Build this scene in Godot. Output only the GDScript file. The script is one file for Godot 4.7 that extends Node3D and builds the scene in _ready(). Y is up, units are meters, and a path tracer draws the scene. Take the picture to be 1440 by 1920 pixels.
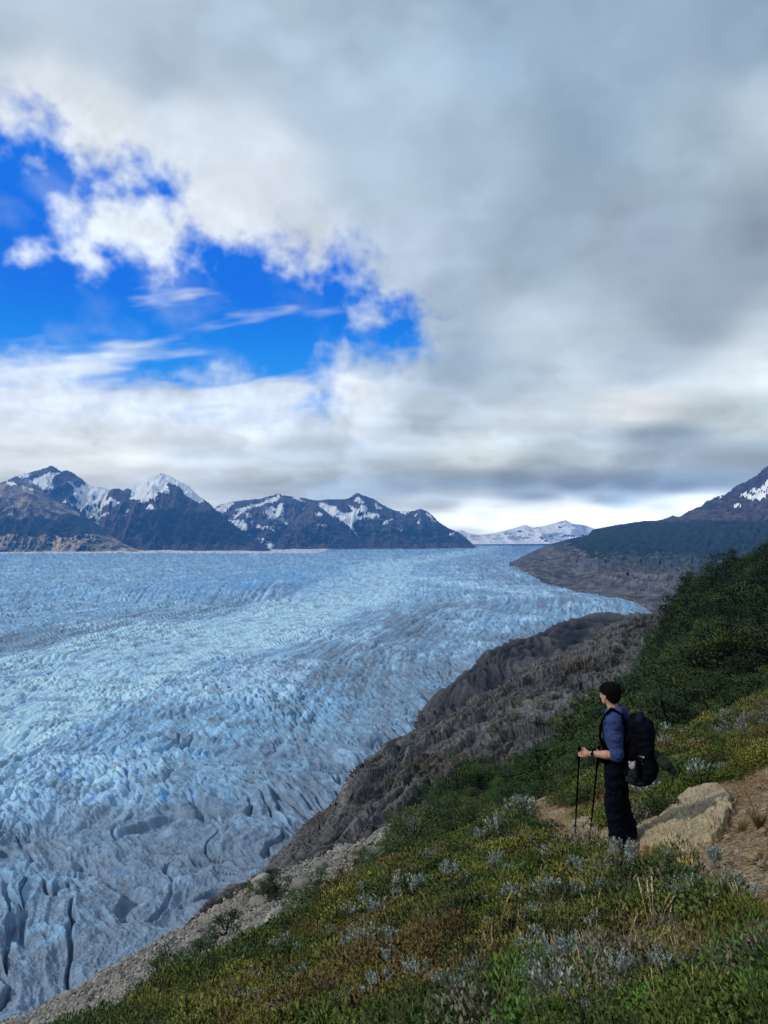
extends Node3D

# A hiker on a green slope above a broad valley glacier, under a mostly clouded sky. Metres, y up; the camera looks along -z.
const FOCAL := 1423.0          # focal length in units of the 1440 x 1920 frame
const PITCH := 0.034907        # camera tilted up two degrees
const EYE := 1.6
const ICE := -118.0            # level of the glacier
const HAZE := 0.000075         # haze per metre
const HAZE_TINT := Color(0.36, 0.64, 1.0)

var rng := RandomNumberGenerator.new()
var taken := {}

func _ready():
	rng.seed = 11
	var cam := Camera3D.new()
	cam.name = "camera"
	cam.position = Vector3(0, EYE, 0)
	cam.rotation = Vector3(PITCH, 0, 0)
	cam.fov = rad_to_deg(2.0 * atan(960.0 / FOCAL))
	cam.near = 0.1
	cam.far = 60000.0
	add_child(cam)
	cam.current = true
	var env := Environment.new()
	env.background_mode = Environment.BG_SKY
	env.sky = Sky.new()
	env.sky.sky_material = make_sky()
	env.tonemap_mode = Environment.TONE_MAPPER_LINEAR
	env.tonemap_exposure = 1.0
	env.sdfgi_enabled = true
	env.ssao_enabled = true
	env.ssil_enabled = true
	env.fog_enabled = true
	env.fog_density = HAZE
	env.fog_light_color = HAZE_TINT
	var we := WorldEnvironment.new()
	we.name = "environment"
	we.environment = env
	add_child(we)
	var sun := DirectionalLight3D.new()
	sun.name = "sun"
	sun.light_color = Color(1.0, 0.96, 0.9)
	sun.light_energy = 0.8
	sun.light_angular_distance = 4.0
	sun.shadow_enabled = true
	add_child(sun)
	sun.look_at_from_position(Vector3.ZERO, Vector3(0.72, -0.62, -0.32))
	make_materials()
	build_glacier()
	build_mountains()
	build_valley_side()
	build_near_slope()
	build_plants()
	build_hiker()

# ---------------------------------------------------------------- helpers
func view_dir(px: float, py: float) -> Vector3:
	var r := (px - 720.0) / FOCAL
	var u := (960.0 - py) / FOCAL
	return Vector3(r, u * cos(PITCH) + sin(PITCH), u * sin(PITCH) - cos(PITCH))

# the point d metres ahead of the camera along that direction
func at(px: float, py: float, d: float) -> Vector3:
	var v := view_dir(px, py)
	return Vector3(0, EYE, 0) + v * (d / -v.z)

func on_ice(px: float, py: float) -> Vector3:
	var v := view_dir(px, py)
	return Vector3(0, EYE, 0) + v * ((ICE - EYE) / v.y)

func pix(p: Vector3) -> Vector2:
	var q := p - Vector3(0, EYE, 0)
	var f := q.y * sin(PITCH) - q.z * cos(PITCH)
	var u := q.y * cos(PITCH) + q.z * sin(PITCH)
	return Vector2(720.0 + FOCAL * q.x / f, 960.0 - FOCAL * u / f)

func smooth(a: float, b: float, x: float) -> float:
	var t := clampf((x - a) / (b - a), 0.0, 1.0)
	return t * t * (3.0 - 2.0 * t)

func noise(seed_: int, freq: float, octaves := 4, kind := FastNoiseLite.TYPE_SIMPLEX_SMOOTH, fractal := FastNoiseLite.FRACTAL_FBM) -> FastNoiseLite:
	var n := FastNoiseLite.new()
	n.seed = seed_
	n.noise_type = kind
	n.frequency = freq
	n.fractal_type = fractal if octaves > 1 else FastNoiseLite.FRACTAL_NONE
	n.fractal_octaves = octaves
	return n

func cells(seed_: int, freq: float, ret := FastNoiseLite.RETURN_DISTANCE2_SUB) -> FastNoiseLite:
	var n := FastNoiseLite.new()
	n.seed = seed_
	n.noise_type = FastNoiseLite.TYPE_CELLULAR
	n.frequency = freq
	n.fractal_type = FastNoiseLite.FRACTAL_NONE
	n.cellular_return_type = ret
	n.cellular_jitter = 1.0
	return n

func numbered(called: String) -> String:
	if not taken.has(called):
		taken[called] = 0
		return called
	taken[called] += 1
	return "%s_%03d" % [called, taken[called]]

func tag(o: Node, label: String, category := "", group := "", kind := ""):
	if label: o.set_meta("label", label)
	if category: o.set_meta("category", category)
	if group: o.set_meta("group", group)
	if kind: o.set_meta("kind", kind)

func obj(called: String, m: Mesh, mat: Material, parent: Node = self, where := Transform3D()) -> MeshInstance3D:
	var o := MeshInstance3D.new()
	o.name = numbered(called) if parent == self else called
	o.mesh = m
	o.material_override = mat
	o.transform = where
	parent.add_child(o, true)
	return o

func thing(called: String, label: String, category: String, group := "", where := Transform3D()) -> Node3D:
	var o := Node3D.new()
	o.name = numbered(called)
	o.transform = where
	add_child(o, true)
	tag(o, label, category, group)
	return o

func array_mesh(v: PackedVector3Array, n: PackedVector3Array, c: PackedColorArray, idx: PackedInt32Array) -> ArrayMesh:
	var a := []
	a.resize(Mesh.ARRAY_MAX)
	a[Mesh.ARRAY_VERTEX] = v
	if n.size(): a[Mesh.ARRAY_NORMAL] = n
	if c.size(): a[Mesh.ARRAY_COLOR] = c
	a[Mesh.ARRAY_INDEX] = idx
	var m := ArrayMesh.new()
	m.add_surface_from_arrays(Mesh.PRIMITIVE_TRIANGLES, a)
	return m

func grid_normals(pos: PackedVector3Array, nu: int, nv: int, up := Vector3.UP) -> PackedVector3Array:
	var out := PackedVector3Array()
	out.resize(nu * nv)
	for j in nv:
		var j0 := maxi(j - 1, 0) * nu
		var j1 := mini(j + 1, nv - 1) * nu
		for i in nu:
			var a := pos[j * nu + mini(i + 1, nu - 1)] - pos[j * nu + maxi(i - 1, 0)]
			var b := pos[j1 + i] - pos[j0 + i]
			var n := a.cross(b)
			n = n.normalized()
			if n.dot(up) < 0.0: n = -n
			out[j * nu + i] = n
	return out

# two triangles a cell; keep (if given) picks the cells
func grid_index(nu: int, nv: int, keep := PackedByteArray(), want := 1, flip := false) -> PackedInt32Array:
	var out := PackedInt32Array()
	var has := keep.size() > 0
	for j in nv - 1:
		for i in nu - 1:
			if has and keep[j * nu + i] != want: continue
			var a := j * nu + i
			var b := a + nu
			if not flip:
				out.append_array([a, b, a + 1, a + 1, b, b + 1])
			else:
				out.append_array([a, a + 1, b, a + 1, b + 1, b])
	return out

# a surface through rows of control points
func loft(rows: Array, u: float, v: float) -> Vector3:
	var nr := rows.size()
	var nc: int = rows[0].size()
	var fv := clampf(v, 0, 1) * (nr - 1)
	var r1 := mini(int(fv), nr - 2)
	var fu := clampf(u, 0, 1) * (nc - 1)
	var c1 := mini(int(fu), nc - 2)
	var tu := fu - c1
	var c0 := maxi(c1 - 1, 0)
	var c3 := mini(c1 + 2, nc - 1)
	var q := []
	for k in [maxi(r1 - 1, 0), r1, r1 + 1, mini(r1 + 2, nr - 1)]:
		var row: PackedVector3Array = rows[k]
		q.append(row[c1].cubic_interpolate(row[c1 + 1], row[c0], row[c3], tu))
	var p: Vector3 = q[1]
	return p.cubic_interpolate(q[2], q[0], q[3], fv - r1)

func row_at(list: Array) -> PackedVector3Array:
	var out := PackedVector3Array()
	for p in list: out.append(at(p[0], p[1], p[2]))
	return out

func lin(r: float, g: float, b: float) -> Color:
	return Color(r / 255.0, g / 255.0, b / 255.0).srgb_to_linear()

func mixc(a: Color, b: Color, t: float) -> Color:
	return a.lerp(b, clampf(t, 0.0, 1.0))

# ---------------------------------------------------------------- sky
var sky_points: Array[Vector3] = []
var sky_colors: Array[Color] = []
var sky_gap := PackedVector2Array()
var sn_edge: FastNoiseLite
var sn_soft: FastNoiseLite
var sn_fine: FastNoiseLite
var sn_band: FastNoiseLite
var sn_wisp: FastNoiseLite

func az_el(v: Vector3) -> Vector2:
	return Vector2(rad_to_deg(atan2(v.x, -v.z)), rad_to_deg(asin(v.normalized().y)))

func make_sky() -> PanoramaSkyMaterial:
	# cloud tone at places in the sky: where (frame units), sRGB
	var tones := [
		[0, 40, 196, 200, 206], [200, 60, 196, 200, 206], [450, 60, 186, 191, 198], [700, 60, 178, 186, 194], [950, 60, 166, 177, 188], [1200, 60, 165, 175, 186], [1400, 60, 158, 168, 178],
		[60, 170, 230, 230, 231], [300, 110, 186, 190, 197], [180, 230, 234, 234, 234], [350, 260, 222, 223, 226], [500, 300, 224, 226, 229], [440, 400, 232, 232, 234], [600, 190, 190, 198, 206], [700, 330, 195, 202, 210], [560, 460, 220, 221, 226], [900, 300, 182, 190, 198], [1100, 250, 164, 175, 185], [1300, 260, 178, 186, 192], [1430, 230, 198, 203, 206],
		[760, 170, 188, 196, 204], [1000, 470, 166, 173, 181], [1200, 450, 165, 170, 178], [1400, 450, 160, 165, 172], [750, 520, 200, 204, 214], [830, 560, 184, 191, 201], [1300, 590, 166, 171, 179], [1000, 630, 200, 205, 210], [860, 690, 168, 177, 189], [690, 680, 190, 196, 207], [950, 720, 184, 190, 197], [1200, 690, 184, 188, 194], [1420, 700, 222, 226, 228], [1200, 760, 232, 234, 235], [1000, 770, 210, 214, 219], [800, 780, 196, 202, 210], [1400, 780, 206, 211, 212], [650, 780, 222, 228, 236], [640, 730, 236, 238, 242],
		[1250, 825, 158, 168, 180], [900, 850, 214, 219, 222], [1100, 860, 202, 210, 214], [850, 905, 150, 161, 173], [1080, 905, 132, 147, 162], [1270, 905, 137, 150, 164], [1400, 870, 152, 162, 172], [760, 905, 165, 175, 188], [960, 903, 141, 154, 168], [1180, 902, 137, 150, 164], [1340, 890, 146, 157, 168], [1000, 930, 170, 182, 196], [1080, 880, 160, 172, 184], [1200, 870, 165, 175, 186], [600, 850, 192, 200, 210], [400, 860, 207, 213, 222], [200, 840, 226, 229, 234], [40, 850, 220, 224, 230], [300, 915, 218, 223, 230], [120, 880, 222, 226, 231], [500, 905, 204, 211, 220], [650, 915, 184, 194, 206], [820, 945, 214, 224, 234], [900, 965, 248, 251, 253], [1010, 955, 250, 252, 253], [860, 972, 252, 254, 255], [940, 978, 255, 255, 255], [1050, 972, 255, 255, 255], [1100, 962, 252, 254, 255], [1200, 968, 250, 253, 255], [1310, 948, 246, 250, 252], [1150, 935, 186, 202, 216], [1250, 960, 242, 247, 250], [1000, 1000, 226, 236, 246], [860, 1000, 228, 238, 248], [100, 760, 226, 232, 242], [300, 740, 228, 234, 244], [450, 800, 226, 232, 242], [420, 470, 238, 239, 241], [250, 420, 238, 240, 243], [100, 470, 236, 239, 244],
		[-300, 500, 216, 220, 226], [-300, 900, 208, 214, 222], [1800, 500, 176, 183, 191], [1800, 900, 186, 194, 202], [720, -300, 176, 183, 191], [200, -400, 190, 196, 203], [1300, -400, 168, 176, 185]]
	for t in tones:
		sky_points.append(view_dir(t[0], t[1]).normalized())
		var tone := lin(t[2], t[3], t[4])
		if t[2] >= 246: tone *= 1.45      # the bright gap over the icefield
		var pale := smooth(0.45, 0.85, tone.g)      # the greyer the cloud, the cooler
		sky_colors.append(Color(tone.r * lerpf(0.80, 0.88, pale), tone.g * lerpf(0.98, 0.96, pale), tone.b * lerpf(1.13, 1.04, pale)))
	for k in 14:      # the rest of the sky: the same broken overcast
		var a := TAU * k / 14.0
		var e := 0.35 if k % 2 else 0.9
		var d := Vector3(sin(a) * cos(e), sin(e), -cos(a) * cos(e))
		if d.dot(Vector3(0, 0.3, -1).normalized()) < 0.55:
			sky_points.append(d)
			sky_colors.append(lin(170, 190, 208) if k % 3 else lin(198, 209, 219))
	for p in [[-420, 330], [-200, 270], [0, 282], [60, 262], [120, 285], [180, 318], [250, 338], [292, 358], [270, 380], [225, 372], [190, 352], [150, 372], [128, 415], [80, 440], [48, 480], [60, 506], [130, 500], [230, 494], [330, 492], [420, 474], [470, 482], [545, 492], [575, 525], [605, 528], [630, 498], [664, 505], [672, 548], [652, 585], [664, 606], [745, 602], [778, 628], [715, 664], [650, 655], [622, 690], [612, 722], [560, 752], [480, 742], [330, 728], [190, 742], [60, 690], [-120, 640], [-420, 600]]:
		sky_gap.append(az_el(view_dir(p[0], p[1])))
	sn_edge = noise(5, 14.0, 6)
	sn_soft = noise(6, 5.0, 5)
	sn_fine = noise(7, 34.0, 5)
	sn_fine.fractal_gain = 0.6
	sn_band = noise(8, 1.0, 5)
	sn_wisp = noise(9, 1.0, 5)
	var whole := sky_patch(-180, 180, -90, 90, 768, 384, 180, 90)
	whole.resize(4096, 2048, Image.INTERPOLATE_CUBIC)
	# the part of the sky that is looked at closely, in its full resolution
	var per := 4096.0 / 360.0
	var x0 := 2048 - 440
	var y0 := 1024 - 520
	var part := sky_patch(-440 / per, 440 / per, -40 / per, 520 / per, 880, 560, 220, 140)
	whole.blit_rect(part, Rect2i(0, 0, 880, 560), Vector2i(x0, y0))
	var turned := Image.create_empty(4096, 2048, false, Image.FORMAT_RGBF)      # the seam ahead, as Godot lays it
	turned.blit_rect(whole, Rect2i(2048, 0, 2048, 2048), Vector2i(0, 0))
	turned.blit_rect(whole, Rect2i(0, 0, 2048, 2048), Vector2i(2048, 0))
	var m := PanoramaSkyMaterial.new()
	m.panorama = ImageTexture.create_from_image(turned)
	return m

func sky_patch(a0: float, a1: float, e0: float, e1: float, w: int, h: int, cw: int, ch: int) -> Image:
	var coarse := PackedFloat32Array()
	coarse.resize(cw * ch * 4)
	var np := sky_points.size()
	var ng := sky_gap.size()
	for j in ch:
		var el := lerpf(e1, e0, (j + 0.5) / ch)
		for i in cw:
			var az := lerpf(a0, a1, (i + 0.5) / cw)
			var ea := deg_to_rad(el)
			var aa := deg_to_rad(az)
			var d := Vector3(sin(aa) * cos(ea), sin(ea), -cos(aa) * cos(ea))
			var s := Color(0, 0, 0, 0)
			var flat := Vector3(1.0, lerpf(1.0, 2.6, smooth(15.0, 6.0, el)), 1.0)
			var ws := 0.0
			for k in np:
				var q := (d - sky_points[k]) * flat
				var qq := q.length_squared() + 0.0004
				var wt := 1.0 / (qq * qq)
				s += sky_colors[k] * wt
				ws += wt
			s = s * (1.0 / ws)
			var sd := 40.0
			if absf(az) < 70 and el > -5 and el < 60:
				var p := Vector2(az, el)
				sd = 1e9
				for k in ng:
					var c := Geometry2D.get_closest_point_to_segment(p, sky_gap[k], sky_gap[(k + 1) % ng])
					sd = minf(sd, c.distance_squared_to(p))
				sd = sqrt(sd)
				if Geometry2D.is_point_in_polygon(p, sky_gap): sd = -sd
			var o := (j * cw + i) * 4
			coarse[o] = s.r; coarse[o + 1] = s.g; coarse[o + 2] = s.b; coarse[o + 3] = sd
	var ci := Image.create_from_data(cw, ch, false, Image.FORMAT_RGBAF, coarse.to_byte_array())
	ci.resize(w, h, Image.INTERPOLATE_CUBIC)
	var f := ci.get_data().to_float32_array()
	var out := PackedFloat32Array()
	out.resize(w * h * 3)
	var blue_hi := lin(12, 116, 226)
	var blue_lo := lin(50, 150, 238)
	for j in h:
		var el := lerpf(e1, e0, (j + 0.5) / h)
		var ea := deg_to_rad(el)
		for i in w:
			var o := (j * w + i) * 4
			var az := lerpf(a0, a1, (i + 0.5) / w)
			var aa := deg_to_rad(az)
			var x := sin(aa) * cos(ea)
			var y := sin(ea)
			var z := -cos(aa) * cos(ea)
			var c := Color(f[o], f[o + 1], f[o + 2])
			var sd := f[o + 3]
			var up := maxf(y, 0.0) + 0.17
			var qx := x / up
			var qz := z / up
			var soft := sn_soft.get_noise_3d(x, y * 1.6, z)
			var band := sn_band.get_noise_2d(qx * 1.1 + soft, qz * 1.5)
			var low := smooth(22.0, 4.0, el)
			var k := 1.0 + 0.20 * soft + band * lerpf(0.10, 0.26, low)
			if low > 0.0 and absf(az) < 45.0: k += 0.20 * low * sn_wisp.get_noise_3d(az * 0.05, el * 0.42 + az * 0.012, 17.0)
			var cov := 1.0
			if absf(az) < 45.0: k += 0.07 * sn_edge.get_noise_3d(x * 0.8 + 5.0, y * 1.3, z * 0.8)
			if sd < 7.0:
				var e := sn_edge.get_noise_3d(x, y * 1.3, z)
				var fi := sn_fine.get_noise_3d(x, y, z)
				var wisp := sn_wisp.get_noise_3d(az * 0.10 - el * 0.05, el * 0.16 + az * 0.05, 9.0)
				var low2 := smooth(17.0, 11.0, el)
				var s2 := sd + e * lerpf(2.4, 1.8, low2) + fi * 1.15 + wisp * lerpf(1.8, 3.4, low2)
				s2 -= 0.45
				cov = smooth(lerpf(-1.4, -2.8, low2), lerpf(1.9, 2.6, low2), s2)
				cov = pow(cov, 0.9)
				cov = maxf(cov, smooth(0.0, 0.8, wisp) * 0.22)
				k += 0.16 * fi * smooth(7.0, 0.0, sd) + 0.10 * e * smooth(6.0, 0.0, sd)
				if el < 20.0:
					# high thin streaks under the opening
					var wv := sn_wisp.get_noise_3d(az * 0.055 + el * 0.03, el * 0.30 - az * 0.05, 3.0)
					var ramp := smooth(16.5, 9.0, el)
					cov = maxf(cov, smooth(0.10, 0.75, wv * 1.1 + ramp * 0.75 - 0.20) * 0.92)
			elif el < 13.5 and az < -2.0:
				# gaps low on the left
				var wv2 := sn_wisp.get_noise_3d(az * 0.055 + el * 0.03, el * 0.30 - az * 0.05, 3.0)
				cov = 1.0 - smooth(-0.15, 0.45, -wv2) * smooth(6.2, 9.6, el) * smooth(-3.0, -8.0, az) * 0.75
			c = c * clampf(k, 0.5, 1.6)
			if cov < 1.0:
				c = blue_lo.lerp(blue_hi, smooth(10.0, 19.0, el)).lerp(c, cov)
			# the clear sky behind the haze that the scene holds
			if el > 0.0:
				var thin := exp(-HAZE * minf(12600.0, 1150.0 / maxf(y, 0.01)))
				c = Color(maxf((c.r - 0.05 * (1.0 - thin)) / thin, 0.004), maxf((c.g - 0.215 * (1.0 - thin)) / thin, 0.01), maxf((c.b - 0.53 * (1.0 - thin)) / thin, 0.02))
			var t := (j * w + i) * 3
			out[t] = c.r; out[t + 1] = c.g; out[t + 2] = c.b
	return Image.create_from_data(w, h, false, Image.FORMAT_RGBF, out.to_byte_array())

# ---------------------------------------------------------------- materials
var M := {}

func tinted(rough := 0.9, spec := 0.3) -> StandardMaterial3D:      # takes its colour from the vertices
	var m := StandardMaterial3D.new()
	m.vertex_color_use_as_albedo = true
	m.roughness = rough
	m.metallic_specular = spec
	return m

func plain(r: float, g: float, b: float, rough := 0.9, spec := 0.3) -> StandardMaterial3D:
	var m := StandardMaterial3D.new()
	m.albedo_color = Color(r, g, b).linear_to_srgb()
	m.roughness = rough
	m.metallic_specular = spec
	return m

# grain: a grey texture near white, repeated on three planes, over the colour; and relief of some centimetres
func grain(m: StandardMaterial3D, seed_: int, per_metre: float, dark: float, relief := 0.0, octaves := 5):
	var n := noise(seed_, 0.02, octaves)
	var t := NoiseTexture2D.new()
	t.width = 512; t.height = 512
	t.seamless = true
	t.noise = n
	var g := Gradient.new()
	g.set_color(0, Color(dark, dark, dark)); g.set_color(1, Color(1, 1, 1))
	g.set_offset(0, 0.2); g.set_offset(1, 0.75)
	t.color_ramp = g
	m.albedo_texture = t
	m.uv1_triplanar = true
	m.uv1_world_triplanar = true
	m.uv1_scale = Vector3.ONE * per_metre
	if relief > 0.0:
		var h := NoiseTexture2D.new()
		h.width = 512; h.height = 512
		h.seamless = true
		h.noise = n
		m.heightmap_enabled = true
		m.heightmap_texture = h
		m.heightmap_scale = relief

func make_materials():
	M.ice = tinted(0.75, 0.4)
	grain(M.ice, 19, 0.11, 0.80, 26.0)
	M.far = tinted(0.95, 0.15)
	grain(M.far, 20, 0.0034, 0.6)
	M.snow = tinted(0.9, 0.2)
	M.rock = tinted(0.9, 0.25)
	grain(M.rock, 21, 0.12, 0.55, 26.0)
	M.scree = tinted(0.95, 0.2)
	grain(M.scree, 22, 0.5, 0.5, 10.0)
	M.soil = tinted(0.97, 0.15)
	grain(M.soil, 23, 1.3, 0.5, 3.0)
	M.stone = tinted(0.92, 0.2)
	grain(M.stone, 24, 2.5, 0.6, 1.0)
	M.leaf = tinted(0.8, 0.25)
	M.leaf.backlight_enabled = true
	M.leaf.backlight = Color(0.25, 0.28, 0.2)
	M.bark = plain(0.12, 0.1, 0.085)

# ---------------------------------------------------------------- the glacier
func ice_edge(d: float) -> float:      # where the right margin of the ice lies, d metres ahead
	var k := [[0, -60], [180, -25], [400, -5], [520, 42], [640, 85], [780, 125], [940, 190], [1120, 310], [1215, 415], [1430, 470], [1790, 455], [2030, 420], [3300, 600], [4300, 760], [9000, 1900], [16000, 3400]]
	for i in k.size() - 1:
		if d <= k[i + 1][0]:
			return lerpf(k[i][1], k[i + 1][1], (d - k[i][0]) / (k[i + 1][0] - k[i][0]))
	return 3400.0

func flow_line(d: float) -> float:
	var k := [[100, -215], [387, -226], [773, -200], [1418, -30], [3400, 60], [7000, 900], [16000, 2600]]
	for i in k.size() - 1:
		if d <= k[i + 1][0]:
			var t: float = (d - k[i][0]) / (k[i + 1][0] - k[i][0])
			return lerpf(k[i][1], k[i + 1][1], t)
	return 2600.0

func band(f: float, c: float, w: float) -> float:
	return exp(-pow((f - c) / w, 2.0))

func build_glacier():
	var nu := 1010
	var nv := 760
	var warp1 := noise(31, 0.010, 3)
	var warp2 := noise(32, 0.010, 3)
	var hum := noise(33, 0.022, 4)
	var fine := noise(34, 0.16, 4)
	var ridg := noise(35, 0.055, 4, FastNoiseLite.TYPE_SIMPLEX, FastNoiseLite.FRACTAL_RIDGED)
	var cell := cells(36, 1.0)
	var cellv := cells(36, 1.0, FastNoiseLite.RETURN_CELL_VALUE)
	var crev := noise(40, 1.0, 2)
	var big := noise(37, 0.006, 3)
	var streak := noise(38, 1.0, 4)
	var dirt := noise(39, 0.05, 4)
	var tn := Vector2(-0.50, 1.0).normalized()
	var cn := Vector2(1.0, 0.50).normalized()
	var pos := PackedVector3Array()
	var col := PackedColorArray()
	var keep := PackedByteArray()
	pos.resize(nu * nv)
	col.resize(nu * nv)
	keep.resize(nu * nv)
	var c_bright := Color(0.43, 0.675, 0.96)
	var c_base := Color(0.215, 0.43, 0.665)
	var c_dirty := Color(0.145, 0.205, 0.29)
	var c_near := Color(0.160, 0.212, 0.298)
	var c_vivid := Color(0.09, 0.31, 0.70)
	for j in nv:
		var py := lerpf(2160.0, 1024.4, float(j) / (nv - 1))
		var d := (EYE - ICE) * FOCAL / (py - 1009.7)
		var xe := ice_edge(d)
		var fl := flow_line(d)
		for i in nu:
			var px := lerpf(-340.0, 1780.0, float(i) / (nu - 1))
			var x := (px - 720.0) / FOCAL * d
			var o := j * nu + i
			var inside := xe - x
			if inside < -60.0 - d * 0.02:
				pos[o] = Vector3(x, ICE - 12.0, -d)
				continue
			keep[o] = 1
			var w1 := warp1.get_noise_2d(x, d)
			var w2 := warp2.get_noise_2d(x, d)
			var wx := x + 16.0 * w1
			var wd := d + 22.0 * w2
			var lf := big.get_noise_2d(x, d)
			var calm := clampf(maxf(1.0 - smooth(290.0, 430.0, d + lf * 90.0 - x * 0.12), 1.0 - smooth(10.0, 95.0, inside + lf * 60.0)), 0.0, 1.0)
			if d > 1000: calm *= smooth(1500.0, 1000.0, d)
			var across := wx * cn.x + wd * cn.y
			var along := wx * tn.x + wd * tn.y
			var hu := hum.get_noise_2d(wx, wd * 0.7)
			var fi := fine.get_noise_2d(x, d)
			# crevassed blocks
			var cx := across / 9.5
			var cy := along / 24.0
			var e := cell.get_noise_2d(cx, cy) + 1.0
			var h := 0.0
			var crack := 0.0
			var rg := ridg.get_noise_2d(across * 1.5, along * 0.55)
			if calm > 0.0:
				var n1 := crev.get_noise_2d((across + 3.0 * hu) / 24.0 + 9.0, along / 120.0)
				var n2 := crev.get_noise_2d((across + along * 0.45) / 15.0 + 60.0, along / 60.0)
				var mask := hum.get_noise_2d(x * 0.7 + 300.0, d * 0.7)
				var open := smooth(-0.16, 0.16, mask)
				var open2 := smooth(0.02, 0.25, -mask)
				crack = maxf((1.0 - smooth(0.012, 0.075, absf(n1))) * open, (1.0 - smooth(0.01, 0.07, absf(n2))) * open2) * calm
				h += calm * (hu * 4.2 + fi * 0.45 + rg * 0.9 + smooth(-0.05, 0.07, n1) * 1.7 * open + smooth(-0.05, 0.06, n2) * 1.2 * open2) - crack * 4.5
			h += calm * (0.45 * (1.0 - absf(fine.get_noise_2d(x * 2.3, d * 1.3)) * 2.2) + 0.5 * fine.get_noise_2d(across * 1.1 + 50.0, along * 0.3))
			var rough := 1.0 - calm
			var f := x - fl
			if rough > 0.0:
				# long crevasses with the flow on the left, across it on the right, broken blocks between
				var wl := smooth(170.0, 40.0, f + lf * 120.0)
				if d > 1500.0: wl = lerpf(wl, 0.35, smooth(1500, 2200, d))
				var broken := clampf(1.1 * exp(-pow((x + 60.0) / 120.0, 2.0) - pow((d - 470.0) / 130.0, 2.0)) + smooth(150.0, 40.0, inside) * smooth(700.0, 850.0, d) * smooth(1500.0, 1200.0, d) + lf * 0.5, 0.0, 1.0)
				var bold := clampf(0.85 + lf * 0.9 - 0.55 * exp(-pow((f + 40.0) / 100.0, 2.0)), 0.3, 1.3)
				var reach := clampf(d / 700.0, 1.0, 3.0)
				var g1 := absf(crev.get_noise_2d((f + 4.0 * hu) / (13.0 * reach), d / (120.0 * reach)))
				var g2 := absf(crev.get_noise_2d((f + 0.25 * d) / (6.0 * reach) + 77.0, d / (45.0 * reach)))
				var g3 := absf(crev.get_noise_2d(f / 60.0 + 30.0, (d + 0.30 * f + 6.0 * hu) / (15.0 * reach)))
				var g4 := absf(crev.get_noise_2d(f / 26.0 + 130.0, (d + 0.55 * f) / (8.0 * reach)))
				var pl := smooth(0.0, 0.15, g1) * 4.2 + smooth(0.0, 0.20, g2) * 2.4
				var pt := smooth(0.0, 0.16, g3) * 4.2 + smooth(0.0, 0.22, g4) * 2.6
				var body := smooth(0.0, 0.20, e)
				var wv := across / 8.5 + 0.9 * hu + 0.5 * cellv.get_noise_2d(cx, cy) + fi * 0.15
				var saw := 1.0 - (wv - floorf(wv))
				var blocks := body * 3.4 + cellv.get_noise_2d(cx, cy) * 1.2 + rg * 1.7 + saw * 2.2
				h += rough * (bold * lerpf(lerpf(pt, pl, wl), blocks, broken) + hu * 2.6 + fi * 0.55 + rg * 0.5)
				var gap := lerpf(maxf(1.0 - smooth(0.02, 0.10, g3), 0.8 - smooth(0.02, 0.12, g4)), maxf(1.0 - smooth(0.02, 0.09, g1), 0.8 - smooth(0.02, 0.12, g2)), wl)
				crack = maxf(crack, rough * lerpf(gap, 1.0 - smooth(0.03, 0.14, e), broken))
			if d > 6000.0: h += (d - 6000.0) * 0.003
			if inside < 40.0:
				h -= pow((40.0 - inside) / 40.0, 2.0) * 6.0
			h += big.get_noise_2d(x * 0.35, d * 0.35) * minf(10.0, d * 0.012)
			pos[o] = Vector3(x, ICE + h, -d)
			# colour: bands of cleaner and dirtier ice along the flow
			var st := streak.get_noise_2d(f / 55.0, d / 900.0)
			var st2 := streak.get_noise_2d(f / 16.0 + 50.0, d / 260.0)
			var ff := f + st * 60.0
			var wide := clampf(0.6 + d / 1600.0, 0.7, 2.0)
			var br := band(ff, 0.0, 42.0 * wide) + 0.85 * band(ff, -85.0, 38.0 * wide) + 0.5 * band(ff, -150.0, 35.0)
			br += 0.5 * smooth(0.0, 0.4, lf + st * 0.5)
			var branch := Geometry2D.get_closest_point_to_segment(Vector2(x, d), Vector2(34, 2500), Vector2(330, 1500)).distance_to(Vector2(x, d))
			br += 0.7 * exp(-pow(branch / 38.0, 2.0))
			var dk := band(ff, 165.0, 75.0) * smooth(520, 650, d) * smooth(1700, 1200, d) + band(ff, -235.0, 55.0) * smooth(300, 500, d) * smooth(2200, 1500, d) + band(ff, 360.0, 140.0) * smooth(1000, 1400, d) * 0.7
			var c := c_base
			c = mixc(c, c_dirty, dk * (0.75 + st2) + smooth(0.1, 0.5, dirt.get_noise_2d(x, d) + st2 * 0.6) * 0.55)
			var line := streak.get_noise_2d(f / 7.0 + 300.0, d / 420.0)
			c = mixc(c, c_bright, br * (1.0 + 0.8 * st2) + 0.55 * smooth(0.12, 0.4, line) * (1.0 - calm))
			c = mixc(c, c_dirty, 0.5 * smooth(0.14, 0.4, -line) * (1.0 - br))
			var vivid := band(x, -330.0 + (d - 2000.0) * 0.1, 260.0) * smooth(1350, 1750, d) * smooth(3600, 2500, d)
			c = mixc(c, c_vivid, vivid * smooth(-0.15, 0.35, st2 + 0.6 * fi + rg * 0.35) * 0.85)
			if d > 5600.0 and x < -550.0: c = mixc(c, Color(0.80, 0.89, 0.96), smooth(5800.0, 6100.0, d + 500.0 * st))  # sunlit strip of ice at the far left, the sunshine painted as paler colour
			c = mixc(c, c_near, calm * 0.85)
			if calm > 0.2: c = mixc(c, c_base, calm * smooth(0.1, 0.35, hu + fi * 0.4) * 0.5)
			# seams of bare blue ice, and patches of grit
			var tint := dirt.get_noise_2d(x * 0.6 + 900.0, d * 0.6)
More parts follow.
